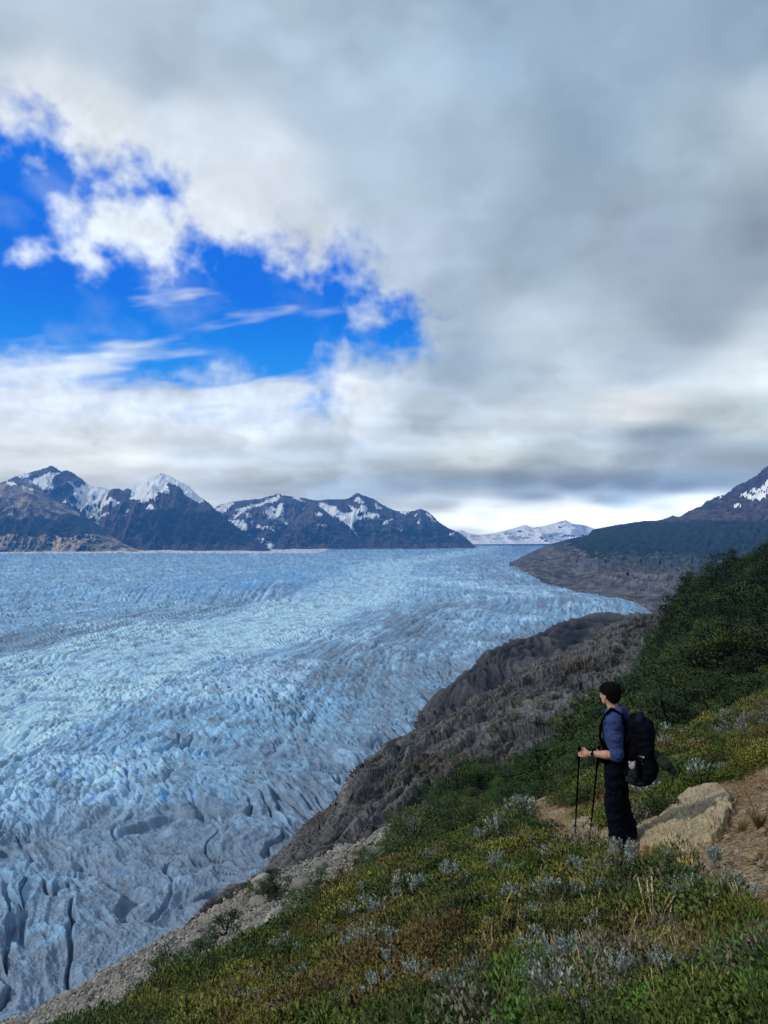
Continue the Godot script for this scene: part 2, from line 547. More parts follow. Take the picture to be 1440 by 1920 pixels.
			if crev.get_noise_2d((across + 2.0 * hu) / 11.0 + 200.0, along / 60.0) > 0.68 + fi * 0.3 and tint > -0.05: c = c_vivid
			elif tint < -0.20 + fi * 0.2: c = mixc(c, c_dirty, 0.55)
			var sp := 1.0 + fi * 0.30 + rg * 0.10
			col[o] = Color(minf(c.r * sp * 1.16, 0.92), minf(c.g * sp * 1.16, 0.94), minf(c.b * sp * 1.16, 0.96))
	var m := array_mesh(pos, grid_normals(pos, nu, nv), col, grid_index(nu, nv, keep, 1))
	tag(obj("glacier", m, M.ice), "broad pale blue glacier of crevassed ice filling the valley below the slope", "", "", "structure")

# ---------------------------------------------------------------- mountains
func curve_at(list: Array, px: float) -> Vector3:
	for i in list.size() - 1:
		if px <= list[i + 1][0] or i == list.size() - 2:
			var t := clampf((px - list[i][0]) / (list[i + 1][0] - list[i][0]), 0.0, 1.0)
			return Vector3(px, lerpf(list[i][1], list[i + 1][1], t), lerpf(list[i][2], list[i + 1][2], t))
	return Vector3()

func with_depth(list: Array, d: float) -> Array:
	return list.map(func(p): return [p[0], p[1], p[2] if p.size() > 2 else d])

# rows run from the foot to the ridge; snow: outlines of the snowfields; look: which rock and vegetation
func mountain(called: String, label: String, rows: Array, nu: int, nv: int, amp: float, look: String, snow: Array, sd: int):
	var x0: float = rows[-1][0][0]
	var x1: float = rows[-1][-1][0]
	var back := 8
	var nvb := nv + back
	var spur := noise(sd, 1.0, 5, FastNoiseLite.TYPE_SIMPLEX, FastNoiseLite.FRACTAL_RIDGED)
	var rough := noise(sd + 1, 1.0, 5)
	var jag := noise(sd + 2, 0.09, 4)
	var pos := PackedVector3Array()
	var col := PackedColorArray()
	pos.resize(nu * nvb)
	col.resize(nu * nvb)
	var polys := []
	var boxes := []
	for s in snow:
		var q := PackedVector2Array()
		var b := Rect2(s[0][0], s[0][1], 0, 0)
		for p in s:
			q.append(Vector2(p[0], p[1]))
			b = b.expand(Vector2(p[0], p[1]))
		polys.append(q)
		boxes.append(b.grow(4))
	var white := PackedByteArray()
	white.resize(nu * nvb)
	var nr := rows.size()
	for i in nu:
		var px := lerpf(x0, x1, float(i) / (nu - 1))
		var ctrl := PackedVector3Array()
		for r in rows:
			var c := curve_at(r, px)
			ctrl.append(at(c.x, c.y, c.z))
		var top := ctrl[nr - 1]
		var foot := ctrl[0]
		var outward := Vector3(foot.x - top.x, 0, foot.z - top.z).normalized()
		var span := maxf(top.y - foot.y, 20.0)
		var scale := 1.0 / (amp * 3.2)
		for j in nv:
			var v := float(j) / (nv - 1)
			var fv := v * (nr - 1)
			var k := mini(int(fv), nr - 2)
			var p := ctrl[k].cubic_interpolate(ctrl[k + 1], ctrl[maxi(k - 1, 0)], ctrl[mini(k + 2, nr - 1)], fv - k)
			var env := sin(PI * clampf(v * 0.93 + 0.03, 0, 1))
			var s := spur.get_noise_2d(p.x * scale, (p.y + p.z * 0.25) * scale * 0.5)
			var r := rough.get_noise_3d(p.x * scale * 2.5, p.y * scale * 4.0, p.z * scale * 2.5)
			p += outward * amp * (s * 0.8 + r * 0.55) * env
			p.y += span * 0.10 * (s * 0.5 + r) * env
			if v > 0.9: p.y += jag.get_noise_1d(px * 9.0) * span * 0.018 * smooth(0.9, 1.0, v)
			pos[j * nu + i] = p
			var pp := pix(p)
			col[j * nu + i] = ground_tone(look, pp, v, s, r, p)
			var wob := Vector2(r * 5.0 + jag.get_noise_2d(pp.x * 2.0, pp.y * 2.0) * 5.0, s * 3.0 + jag.get_noise_2d(pp.y * 2.0 + 90.0, pp.x * 2.0) * 4.0)
			var sp := pp + wob
			for q in polys.size():
				if boxes[q].has_point(sp) and Geometry2D.is_point_in_polygon(sp, polys[q]):
					white[j * nu + i] = 1
					break
		for j in back:
			var t := float(j + 1) / back
			pos[(nv + j) * nu + i] = Vector3(top.x, top.y - (span + 60.0) * pow(t, 1.2), top.z) - outward * span * 1.3 * t
			col[(nv + j) * nu + i] = Color(0.10, 0.09, 0.09)
	var nrm := grid_normals(pos, nu, nvb)
	var o := obj(called, array_mesh(pos, nrm, col, grid_index(nu, nvb)), M.snow if look == "ice_peak" else M.far)
	tag(o, label, "", "", "structure")
	if snow.size() == 0: return
	var up := pos.duplicate()
	var snow_col := PackedColorArray()
	snow_col.resize(nu * nvb)
	for k in nu * nvb:
		up[k] = pos[k] + nrm[k] * (span_of(pos[k]) * 0.0006)
		var g := rough.get_noise_3d(pos[k].x * 0.01, pos[k].y * 0.01, pos[k].z * 0.01)
		snow_col[k] = Color(0.90, 0.93, 0.95).lerp(Color(0.74, 0.83, 0.89), smooth(0.0, 0.5, g))
	var idx := grid_index(nu, nvb, white, 1)
	if idx.size():
		var sm := obj("snowfield", array_mesh(up, nrm, snow_col, idx), M.snow, o)
		sm.set_meta("kind", "stuff")

func span_of(p: Vector3) -> float:
	return -p.z

func ground_tone(look: String, q: Vector2, v: float, s: float, r: float, p: Vector3) -> Color:
	var n := r + s * 0.4
	var rock := Color(0.075, 0.068, 0.076).lerp(Color(0.185, 0.16, 0.16), clampf(0.5 + n, 0, 1))
	var wood := Color(0.022, 0.036, 0.024).lerp(Color(0.04, 0.055, 0.032), clampf(0.5 + r * 1.4, 0, 1))
	match look:
		"moraine_hill":
			var tan_ := Color(0.80, 0.66, 0.46).lerp(Color(0.42, 0.34, 0.26), clampf(0.5 + s * 1.6 + r * 0.6, 0, 1))  # tan moraine, with the sunshine on it painted in as a paler tone
			var y := q.y + n * 14.0
			if y > 1006.0: return tan_
			if y > 975.0 - (q.x * 0.05) or (y > 958.0 and n > 0.12) or (q.x > 120 and y > 965 and n > -0.2): return Color(0.045, 0.062, 0.05).lerp(Color(0.07, 0.085, 0.06), clampf(r + 0.4, 0, 1))
			return Color(0.56, 0.46, 0.37).lerp(Color(0.22, 0.18, 0.165), clampf(0.6 + r * 2.2, 0, 1))
		"dark_peak":
			var y2 := q.y + n * 16.0
			if y2 > 1017.0: return Color(0.15, 0.105, 0.095).lerp(Color(0.09, 0.085, 0.09), clampf(0.5 + s * 1.5, 0, 1))
			if y2 > 962.0 and q.x > 262.0 + n * 60.0: return wood
			return rock
		"far_peak":
			var y3 := q.y + n * 16.0
			if y3 > 1018.0: return Color(0.17, 0.10, 0.085).lerp(Color(0.08, 0.07, 0.07), clampf(0.35 + s * 1.8, 0, 1))
			if y3 > 985.0: return wood.lerp(rock, clampf(0.3 + n * 1.2, 0, 1))
			return rock
		"ice_peak":
			return Color(0.45, 0.47, 0.52) if n > 0.26 and v > 0.4 else Color(0.95, 0.96, 0.97)
		"right_slope":
			var y4 := q.y + n * 12.0
			var tree_hi := 978.0 - maxf(0.0, q.x - 1260.0) * 0.02
			var tree_lo := 1046.0 + maxf(0.0, q.x - 1200.0) * 0.04 - maxf(0.0, 1110.0 - q.x) * 0.28
			if y4 < tree_hi:
				return Color(0.055, 0.05, 0.06).lerp(Color(0.16, 0.135, 0.12), clampf(0.2 + n * 1.5 + smooth(945, 975, q.y) * 0.5 + (r * 0.6), 0, 1))
			if y4 + n * 14.0 + r * 10.0 < tree_lo: return wood
			var mor := Color(0.080, 0.080, 0.088).lerp(Color(0.22, 0.205, 0.195), clampf(0.45 + r * 1.7 + s * 0.5, 0, 1))
			if n > 0.16 and y4 < tree_lo + 30.0 and q.x > 1120: return wood.lerp(mor, 0.25)
			return mor
	return rock

func build_mountains():
	var f7 := 1034.5
	mountain("mountain", "snow streaked mountain with its summit in cloud behind the tan moraine hill, far left",
		[with_depth([[-60, 1036], [210, 1036]], 8600), with_depth([[-60, 960], [100, 960], [210, 1000]], 9000), with_depth([[-60, 915], [0, 906], [30, 893], [60, 886], [85, 879], [95, 872], [108, 880], [115, 884], [126, 881], [140, 888], [155, 900], [166, 909], [180, 914], [196, 914], [210, 922]], 9500)],
		270, 110, 150.0, "rock", [[[45, 902], [75, 897], [95, 888], [112, 887], [100, 898], [98, 908], [104, 925], [97, 929], [85, 922], [68, 912]],
		[[128, 902], [140, 916], [150, 912], [158, 907], [166, 906], [180, 910], [212, 912], [214, 1010], [185, 992], [165, 970], [150, 957], [125, 946], [110, 941], [135, 942], [138, 925]], [[113, 920], [124, 922], [115, 927]], [[30, 896], [50, 890], [60, 892], [40, 900]]], 101)
	mountain("hill", "hill with tan gullied moraine at its foot and dark green scrub above, far left",
		[with_depth([[-140, 1037], [275, 1037]], 6500), with_depth([[-140, 1005], [150, 1008], [275, 1037]], 6700), with_depth([[-140, 900], [-40, 904], [0, 908], [20, 902], [40, 901], [60, 904], [70, 912], [85, 925], [100, 937], [115, 943], [130, 950], [160, 968], [190, 988], [210, 1003], [235, 1017], [260, 1029], [275, 1036]], 7600)],
		400, 150, 120.0, "moraine_hill", [[[8, 909], [22, 904], [35, 911], [20, 911]], [[38, 911], [48, 914], [40, 916]], [[52, 915], [62, 920], [55, 921]]], 111)
	mountain("mountain", "pointed dark blue mountain with a snow cap, second from the left",
		[with_depth([[165, 1036], [520, f7]], 7000), with_depth([[165, 1030], [300, 995], [420, 1010], [520, 1035]], 7300), with_depth([[165, 1020], [186, 985], [190, 945], [200, 924], [210, 917], [240, 914], [262, 907], [275, 898], [290, 892], [303, 888], [318, 892], [335, 903], [355, 913], [370, 928], [392, 943], [405, 957], [420, 970], [440, 985], [460, 1000], [480, 1015], [500, 1027], [520, 1035]], 8000)],
		400, 150, 130.0, "dark_peak", [[[196, 917], [240, 911], [262, 904], [275, 896], [290, 889], [305, 887], [312, 900], [316, 915], [318, 925], [308, 928], [295, 918], [297, 930], [292, 938], [285, 942], [275, 941], [262, 945], [250, 938], [240, 936], [246, 925], [244, 918], [215, 918]],
		[[305, 886], [320, 891], [340, 904], [355, 912], [365, 922], [378, 935], [377, 944], [365, 940], [350, 930], [340, 922], [330, 912], [315, 905]], [[272, 955], [280, 946], [290, 953], [292, 957]], [[196, 945], [205, 935], [228, 942], [212, 952], [202, 950]], [[234, 962], [241, 955], [242, 960]], [[188, 966], [204, 964], [203, 968], [190, 970]], [[186, 920], [204, 917], [200, 930], [197, 950], [188, 960], [186, 985]]], 121)
	mountain("mountain", "broad snow patched mountain with cloud on its summit, left of the middle",
		[with_depth([[380, f7], [650, f7]], 8900), with_depth([[380, 1000], [650, 990]], 9200), with_depth([[380, 965], [400, 955], [410, 947], [430, 942], [440, 940], [470, 937], [490, 935], [505, 930], [522, 925], [530, 929], [545, 930], [560, 932], [575, 935], [585, 937], [600, 940], [650, 955]], 9800)],
		320, 120, 150.0, "far_peak", [[[430, 974], [445, 957], [465, 950], [490, 944], [510, 934], [524, 926], [526, 936], [510, 944], [495, 947], [478, 952], [460, 960], [440, 974]], [[495, 965], [500, 955], [508, 950], [516, 957], [522, 945], [532, 947], [530, 965], [535, 978], [543, 980], [538, 984], [525, 982], [520, 972], [508, 978], [500, 972]],
		[[482, 983], [495, 989], [513, 991], [524, 988], [526, 992], [512, 998], [495, 995], [484, 989]], [[425, 978], [455, 977], [468, 990], [460, 997], [445, 992]], [[460, 964], [470, 967], [476, 984], [472, 984]], [[400, 958], [425, 942], [440, 943], [418, 962]], [[566, 965], [575, 947], [582, 945], [580, 955]], [[540, 930], [560, 934], [572, 942], [555, 939]], [[485, 1011], [500, 1013], [514, 1024], [530, 1036], [510, 1036]]], 131)
	mountain("mountain", "mountain with a small glacier under its sharp summit, in the middle of the skyline",
		[with_depth([[570, f7], [894, 1029.5]], 8200), with_depth([[570, 1000], [700, 990], [800, 995], [894, 1029]], 8600), with_depth([[570, 950], [585, 941], [600, 938], [615, 936], [640, 936], [652, 935], [660, 930], [668, 924], [680, 928], [700, 935], [712, 944], [735, 955], [745, 958], [770, 959], [778, 957], [788, 954], [800, 958], [810, 966], [822, 978], [840, 990], [860, 998], [872, 1007], [884, 1018], [894, 1028]], 9200)],
		380, 130, 130.0, "far_peak", [[[666, 935], [672, 932], [682, 940], [678, 947], [690, 955], [688, 962], [682, 965], [672, 958], [677, 953], [676, 945], [667, 943]], [[595, 943], [610, 945], [625, 950], [640, 963], [655, 962], [665, 960], [675, 970], [682, 975], [668, 977], [660, 985], [665, 995], [672, 1008], [660, 998], [650, 985], [635, 975], [615, 965], [600, 955]],
		[[652, 945], [668, 957], [690, 960], [712, 968], [708, 974], [685, 974], [665, 966]], [[703, 953], [716, 952], [712, 957]], [[702, 946], [710, 949], [704, 952]], [[715, 976], [725, 980], [735, 975], [727, 985], [719, 983]], [[744, 991], [757, 999], [750, 999]], [[747, 959], [770, 960], [760, 968]], [[774, 966], [781, 965], [776, 970]], [[797, 959], [811, 970], [803, 972]], [[806, 974], [818, 980], [814, 982]], [[783, 980], [789, 977], [788, 986]], [[841, 1003], [850, 999], [848, 1005]]], 141)
	mountain("mountain", "dark pyramid shaped foothill in front of the two snow patched mountains",
		[with_depth([[505, f7], [690, 1033.5]], 7800), with_depth([[505, 1030], [590, 1000], [690, 1033]], 8000), with_depth([[505, 1033], [520, 1015], [535, 992], [560, 967], [580, 951], [590, 946], [600, 951], [620, 966], [640, 986], [660, 1006], [675, 1022], [690, 1033]], 8500)],
		230, 110, 110.0, "far_peak", [[[592, 963], [600, 962], [607, 968], [595, 969]], [[599, 985], [611, 984], [606, 989]]], 151)
	mountain("mountain", "distant snow covered mountain fading into bright cloud at the head of the glacier",
		[with_depth([[820, 1021], [1180, 1019]], 11000), with_depth([[820, 1010], [1180, 1010]], 11500), with_depth([[820, 1004], [850, 998], [865, 994], [880, 1000], [900, 1003], [930, 999], [960, 991], [985, 984], [1000, 990], [1015, 987], [1040, 981], [1060, 975], [1075, 982], [1090, 984], [1100, 986], [1115, 991], [1180, 1008]], 12000)],
		240, 70, 260.0, "ice_peak", [], 161)
	mountain("mountain", "dark forested mountainside rising to a snow streaked shoulder on the right, with grey moraine at its foot",
		[[[955, 1058, 3300], [965, 1082, 2350], [1000, 1098, 1990], [1050, 1107, 1800], [1130, 1124, 1500], [1190, 1152, 1215], [1280, 1190, 960], [1440, 1240, 800], [1680, 1260, 760]],
		[[955, 1057, 3400], [965, 1075, 2700], [1000, 1082, 2400], [1050, 1084, 2350], [1130, 1090, 2200], [1200, 1098, 2000], [1280, 1112, 1700], [1440, 1130, 1500], [1680, 1140, 1400]],
		[[955, 1056, 3450], [975, 1060, 3200], [1000, 1050, 3150], [1050, 1040, 3200], [1110, 1048, 3000], [1200, 1052, 2900], [1300, 1056, 2700], [1440, 1065, 2500], [1680, 1060, 2400]],
		[[955, 1055, 3500], [975, 1052, 3500], [1000, 1040, 3600], [1050, 1026, 3750], [1110, 1018, 3800], [1200, 1010, 3800], [1300, 1004, 3700], [1440, 985, 3500], [1680, 960, 3300]],
		[[955, 1054, 3550], [961, 1053, 3600], [1007, 1030, 4000], [1040, 1018, 4300], [1073, 1009, 4400], [1102, 1004, 4500], [1111, 993, 4600], [1157, 984, 4700], [1207, 977, 4700], [1240, 975, 4700], [1261, 967, 4700], [1273, 969, 4700], [1290, 959, 4750], [1315, 948, 4800], [1325, 940, 4800], [1346, 931, 4800], [1361, 927, 4800], [1382, 910, 4800], [1411, 896, 4800], [1440, 874, 4800], [1540, 820, 4700], [1680, 770, 4600]]],
		460, 210, 45.0, "right_slope", [[[1402, 927], [1410, 921], [1420, 923], [1432, 913], [1452, 903], [1452, 911], [1430, 924], [1412, 930]], [[1398, 934], [1415, 931], [1438, 924], [1454, 926], [1436, 935], [1424, 942], [1410, 942]], [[1386, 931], [1399, 929], [1398, 936]], [[1371, 952], [1386, 947], [1385, 954]], [[1345, 933], [1353, 932], [1350, 936]]], 171)

# ---------------------------------------------------------------- the valley side between the slope and the ice
func strata(rows: Array, nu: int, nv: int, sd: int, big_amp: float, fine_amp: float, stretch: float, toner: String, called: String, label: String, mat: Material) -> Dictionary:
	var cellv := cells(sd + 5, 1.0, FastNoiseLite.RETURN_CELL_VALUE)
	var n1 := noise(sd, 1.0, 5, FastNoiseLite.TYPE_SIMPLEX, FastNoiseLite.FRACTAL_RIDGED)
	var n2 := noise(sd + 1, 1.0, 5)
	var n3 := noise(sd + 2, 0.05 if toner != "scree" else 1.0, 3)
	var base := PackedVector3Array()
	base.resize(nu * nv)
	for j in nv:
		for i in nu:
			base[j * nu + i] = loft(rows, float(i) / (nu - 1), float(j) / (nv - 1))
	var nb := grid_normals(base, nu, nv)
	var pos := base.duplicate()
	var col := PackedColorArray()
	col.resize(nu * nv)
	for j in nv:
		var v := float(j) / (nv - 1)
		for i in nu:
			var o := j * nu + i
			var p := base[o]
			var u := float(i) / (nu - 1)
			# beds that dip along the slope
			var bed := p.y * 0.9 + p.x * 0.20 + p.z * 0.12
			var run := p.x * 0.75 - p.z * 0.6
			var a := 0.0
			var b := 0.0
			if toner != "scree":      # long beds, split by cracks, running up along the face
				var size := 1.0 if toner == "slab" else 3.2
				var wob := n3.get_noise_3d(p.x * 0.6 / size, p.y * 0.6 / size, p.z * 0.6 / size)
				var lng := (p.x * 0.53 - p.z * 0.85) / size
				var cross := (p.x * 0.85 + p.z * 0.53 + p.y * 0.9) / size + wob * 7.0
				var c1 := absf(n3.get_noise_2d(cross / 0.30, lng / 3.2))
				var c2 := absf(n3.get_noise_2d(cross / 0.17 + 500.0, lng / 1.6))
				a = n2.get_noise_2d(cross / 16.0, lng / 60.0) * 1.5 - (1.0 - smooth(0.0, 0.14, c1)) * 0.5 - (1.0 - smooth(0.0, 0.20, c2)) * 0.12
				a += cellv.get_noise_2d(cross / 2.6 + wob * 2.0, lng / 11.0) * 0.30 + cellv.get_noise_2d(cross / 0.9 + 40.0, lng / 3.6) * 0.10
				b = n2.get_noise_2d(cross / 1.6, lng / 15.0) + 0.5 * n2.get_noise_2d(cross / 0.7, lng / 3.0)
			else:
				a = n1.get_noise_2d(bed / (6.0 * big_amp), run / (6.0 * big_amp * stretch))
				b = n2.get_noise_3d(p.x / (9.0 * fine_amp), bed / (4.0 * fine_amp), p.z / (9.0 * fine_amp))
			pos[o] = p + nb[o] * (big_amp * a + fine_amp * b) * smooth(0.0, 0.05, v)
			var gs := 1.0 if toner != "scree" else 0.05
			var g := n3.get_noise_3d(p.x * gs, p.y * gs * 1.6, p.z * gs)
			col[o] = strata_tone(toner, u, v, a, b, g, p)
	var nrm := grid_normals(pos, nu, nv)
	tag(obj(called, array_mesh(pos, nrm, col, grid_index(nu, nv)), mat), label, "", "", "structure")
	return {"pos": pos, "nrm": nrm, "nu": nu, "nv": nv}

func strata_tone(toner: String, u: float, v: float, a: float, b: float, g: float, p: Vector3) -> Color:
	var k := clampf(0.5 + a * 0.5 + b * 0.5, 0, 1)
	match toner:
		"slab":
			var c := Color(0.060, 0.062, 0.070).lerp(Color(0.185, 0.186, 0.192), k)
			if g > 0.12: c = c.lerp(Color(0.115, 0.09, 0.075), clampf((g - 0.12) * 4.0, 0, 0.7))
			if b < -0.30 + g * 0.35 and v < 0.5: c = Color(0.035, 0.042, 0.022)
			return c
		"dark_rock":
			return Color(0.025, 0.026, 0.032).lerp(Color(0.135, 0.132, 0.138), clampf(k * 1.5 - 0.25, 0, 1))
		"scree":
			var s := Color(0.21, 0.205, 0.19).lerp(Color(0.36, 0.35, 0.325), k)
			var green := smooth(0.40, 0.62, u + g * 0.25)
			var soil := Color(0.045, 0.045, 0.024).lerp(Color(0.10, 0.075, 0.045), clampf(0.5 + g * 1.5, 0, 1))
			return s.lerp(soil, green)
	return Color(0.1, 0.1, 0.1)

var scree_field: Dictionary
var slab_field: Dictionary

func build_valley_side():
	# foot of the slope: rubble on the left, wooded ground on the right
	var top := [[-420, 2160, 62], [-120, 1990, 58], [60, 1916, 54], [210, 1836, 54], [330, 1765, 57], [462, 1693, 58], [580, 1640, 58], [700, 1590, 60], [900, 1500, 74], [1070, 1395, 100], [1205, 1275, 140], [1300, 1128, 158], [1440, 1062, 165], [1640, 990, 180], [1900, 910, 200]]
	var mid := [[-420, 2250, 44], [-120, 2080, 40], [80, 1965, 38], [280, 1860, 38], [400, 1790, 40], [540, 1715, 42], [640, 1660, 44], [760, 1600, 46], [960, 1508, 50], [1130, 1422, 62], [1250, 1335, 75], [1310, 1230, 82], [1440, 1170, 86], [1640, 1120, 92], [1900, 1060, 100]]
	var near := [[-420, 2420, 26], [-120, 2200, 24], [100, 2060, 23], [350, 1940, 22], [450, 1870, 23], [580, 1800, 25], [700, 1720, 27], [820, 1660, 29], [1000, 1540, 33], [1180, 1450, 37], [1270, 1420, 42], [1320, 1390, 44], [1440, 1350, 47], [1640, 1300, 52], [1900, 1260, 58]]
	var a := row_at(near)
	var b := row_at(mid)
	var c := row_at(top)
	var zero := PackedVector3Array()
	var down := PackedVector3Array()
	for i in a.size():
		zero.append(a[i] + Vector3(0, -1.5, 9.0))
		var fwd := Vector3(c[i].x, 0, c[i].z).normalized()
		down.append(c[i] + fwd * 22.0 + Vector3(-4, -24, 0))
	scree_field = strata([zero, a, b, c, down], 380, 240, 41, 0.5, 0.45, 1.5, "scree", "rubble_slope", "slope of grey rubble running down to dark woodland below the green hillside", M.scree)
	# the big tilted rock face
	var t2 := row_at([[330, 1815, 62], [400, 1745, 62], [470, 1690, 66], [545, 1622, 78], [585, 1588, 84], [622, 1556, 92], [645, 1505, 100], [668, 1470, 106], [705, 1437, 116], [760, 1398, 128], [825, 1364, 140], [885, 1325, 154], [945, 1288, 168], [1000, 1252, 185], [1060, 1218, 202], [1120, 1192, 220], [1182, 1166, 240], [1260, 1140, 262], [1400, 1060, 290]])
	var t0 := row_at([[360, 1830, 50], [430, 1780, 50], [500, 1730, 51], [570, 1690, 52], [620, 1660, 53], [660, 1640, 54], [690, 1620, 55], [720, 1605, 56], [780, 1585, 57], [830, 1550, 60], [880, 1510, 64], [930, 1480, 67], [990, 1450, 72], [1050, 1410, 80], [1100, 1380, 90], [1160, 1330, 105], [1220, 1280, 120], [1300, 1220, 150], [1440, 1150, 180]])
	var t1 := PackedVector3Array()
	var t3 := PackedVector3Array()
	var t4 := PackedVector3Array()
	for i in t0.size():
		t1.append(t0[i].lerp(t2[i], 0.52) + Vector3(0, 0.6, 0))
		t3.append(t2[i] + Vector3(-16, -26, -18))
		t4.append(Vector3(t2[i].x - 36, ICE - 20.0, t2[i].z - 66))
	for i in t0.size(): t0[i].y -= 1.5
	slab_field = strata([t0, t1, t2, t3, t4], 640, 260, 51, 2.0, 0.35, 3.4, "slab", "rock_face", "big tilted face of grey layered bare rock falling from the woods to the ice", M.rock)
	# the darker rock shoulder past it
	var r2 := row_at([[770, 1400, 470], [815, 1345, 490], [850, 1286, 520], [880, 1262, 535], [908, 1231, 555], [950, 1208, 590], [1000, 1186, 625], [1060, 1166, 680], [1120, 1160, 740], [1195, 1156, 820], [1300, 1150, 900], [1500, 1130, 1000]])
	var r0 := PackedVector3Array()
	var r1 := PackedVector3Array()
	var r3 := PackedVector3Array()
	for i in r2.size():
		var q := r2[i]
		r0.append(Vector3(q.x + 60, minf(q.y, -70) - 25, q.z + 190))
		r1.append(Vector3(q.x + 28, q.y - 10, q.z + 80))
		r3.append(Vector3(q.x - 24, ICE - 16, q.z - 40))
	strata([r0, r1, r2, r3], 300, 120, 61, 5.5, 1.6, 2.5, "dark_rock", "rock_shoulder", "dark grey rock shoulder standing against the ice beyond the tilted rock face", M.rock)


# ---------------------------------------------------------------- the near slope
var lump: FastNoiseLite
var patch: FastNoiseLite
var slabs: Array[PackedVector2Array] = []
var trail: Array[Vector2] = []
var trail2: Array[Vector2] = []

func slope_edge(x: float) -> float:      # how far ahead the slope breaks away
	var k := [[-14, -6], [-8, 1.5], [-5, 5.0], [-3, 7.4], [-2.5, 8.5], [-0.8, 11.5], [0.55, 13.0], [2.7, 16.0], [5.6, 18.0], [8.4, 21.0], [12.1, 24.0], [20, 31.0], [40, 46.0]]
	for i in k.size() - 1:
		if x <= k[i + 1][0] or i == k.size() - 2:
			return lerpf(k[i][1], k[i + 1][1], clampf((x - k[i][0]) / (k[i + 1][0] - k[i][0]), 0.0, 1.0))
	return 46.0

func slope_y(x: float, d: float) -> float:
	var y := EYE + 0.329 * x - 0.313 * d - 1.55
	var t := d - slope_edge(x)
	if t > 0.0: y -= 0.75 * t * t / (t + 2.5)
	y += lump.get_noise_2d(x, d) * 0.22 * smooth(1.0, 4.0, d + absf(x) * 0.3)
	return y

func slope_point(x: float, d: float) -> Vector3:
	return Vector3(x, slope_y(x, d), -d)

func slope_normal(x: float, d: float) -> Vector3:
	var e := 0.12
	return Vector3(slope_y(x - e, d) - slope_y(x + e, d), 2.0 * e, slope_y(x, d + e) - slope_y(x, d - e)).normalized()

# where that line of sight meets the slope
func on_slope(px: float, py: float) -> Vector3:
	var v := view_dir(px, py)
	v = v / -v.z
	var d := 1.0
	while d < 60.0:
		if EYE + v.y * d < slope_y(v.x * d, d):
			break
		d += 0.05 + d * 0.004
	return slope_point(v.x * d, d)

func line_gap(line: Array[Vector2], p: Vector2) -> float:
	var best := 1e9
	for i in line.size() - 1:
		best = minf(best, Geometry2D.get_closest_point_to_segment(p, line[i], line[i + 1]).distance_to(p))
	return best

# above 0 on bare trodden ground
func bare(x: float, d: float) -> float:
	var p := Vector2(x, d)
	for s in slabs:
		if Geometry2D.is_point_in_polygon(p, s): return 0.6
	var n := patch.get_noise_2d(x * 3.0, d * 3.0) * 0.28
	var a := 0.36 - line_gap(trail, p)
	var b := 0.62 - line_gap(trail2, p)
	return maxf(a, b) + n

func build_near_slope():
	lump = noise(201, 0.22, 4)
	patch = noise(202, 0.28, 4)
	for q in [[1700, 1900], [1510, 1700], [1415, 1620], [1370, 1588], [1200, 1578], [1110, 1570], [1050, 1548], [1005, 1515], [965, 1496], [935, 1484]]:
		var p := on_slope(q[0], q[1])
		trail.append(Vector2(p.x, -p.z))
	for q in [[1395, 1590], [1420, 1530], [1400, 1470], [1470, 1440], [1540, 1430]]:
		var p := on_slope(q[0], q[1])
		trail2.append(Vector2(p.x, -p.z))
	var nu := 340
	var nv := 330
	var pos := PackedVector3Array()
	var col := PackedColorArray()
	pos.resize(nu * nv)
	col.resize(nu * nv)
	var tone := noise(203, 0.9, 4)
	for j in nv:
		var t := float(j) / (nv - 1)
		var d := -5.0 + 60.0 * pow(t, 1.7)
		for i in nu:
			var s := float(i) / (nu - 1)
			var x := lerpf(-7.0 - maxf(d, 0.0) * 0.62, 7.0 + maxf(d, 0.0) * 0.9, s)
			var o := j * nu + i
			var p := slope_point(x, d)
			var b := bare(x, d)
			var n := tone.get_noise_2d(x, d)
			if b > 0: p.y -= minf(b, 0.25) * 0.18
			pos[o] = p
			var moss := Color(0.040, 0.042, 0.018).lerp(Color(0.085, 0.062, 0.032), clampf(0.5 + n * 1.4, 0, 1))
			var soil := Color(0.31, 0.195, 0.10).lerp(Color(0.40, 0.315, 0.215), clampf(0.5 + n * 1.8, 0, 1))
			col[o] = soil if b > 0.02 + n * 0.1 else moss
	tag(obj("ground", array_mesh(pos, grid_normals(pos, nu, nv), col, grid_index(nu, nv)), M.soil), "earth of the green hillside with a bare trodden trail", "", "", "structure")
	build_stones()

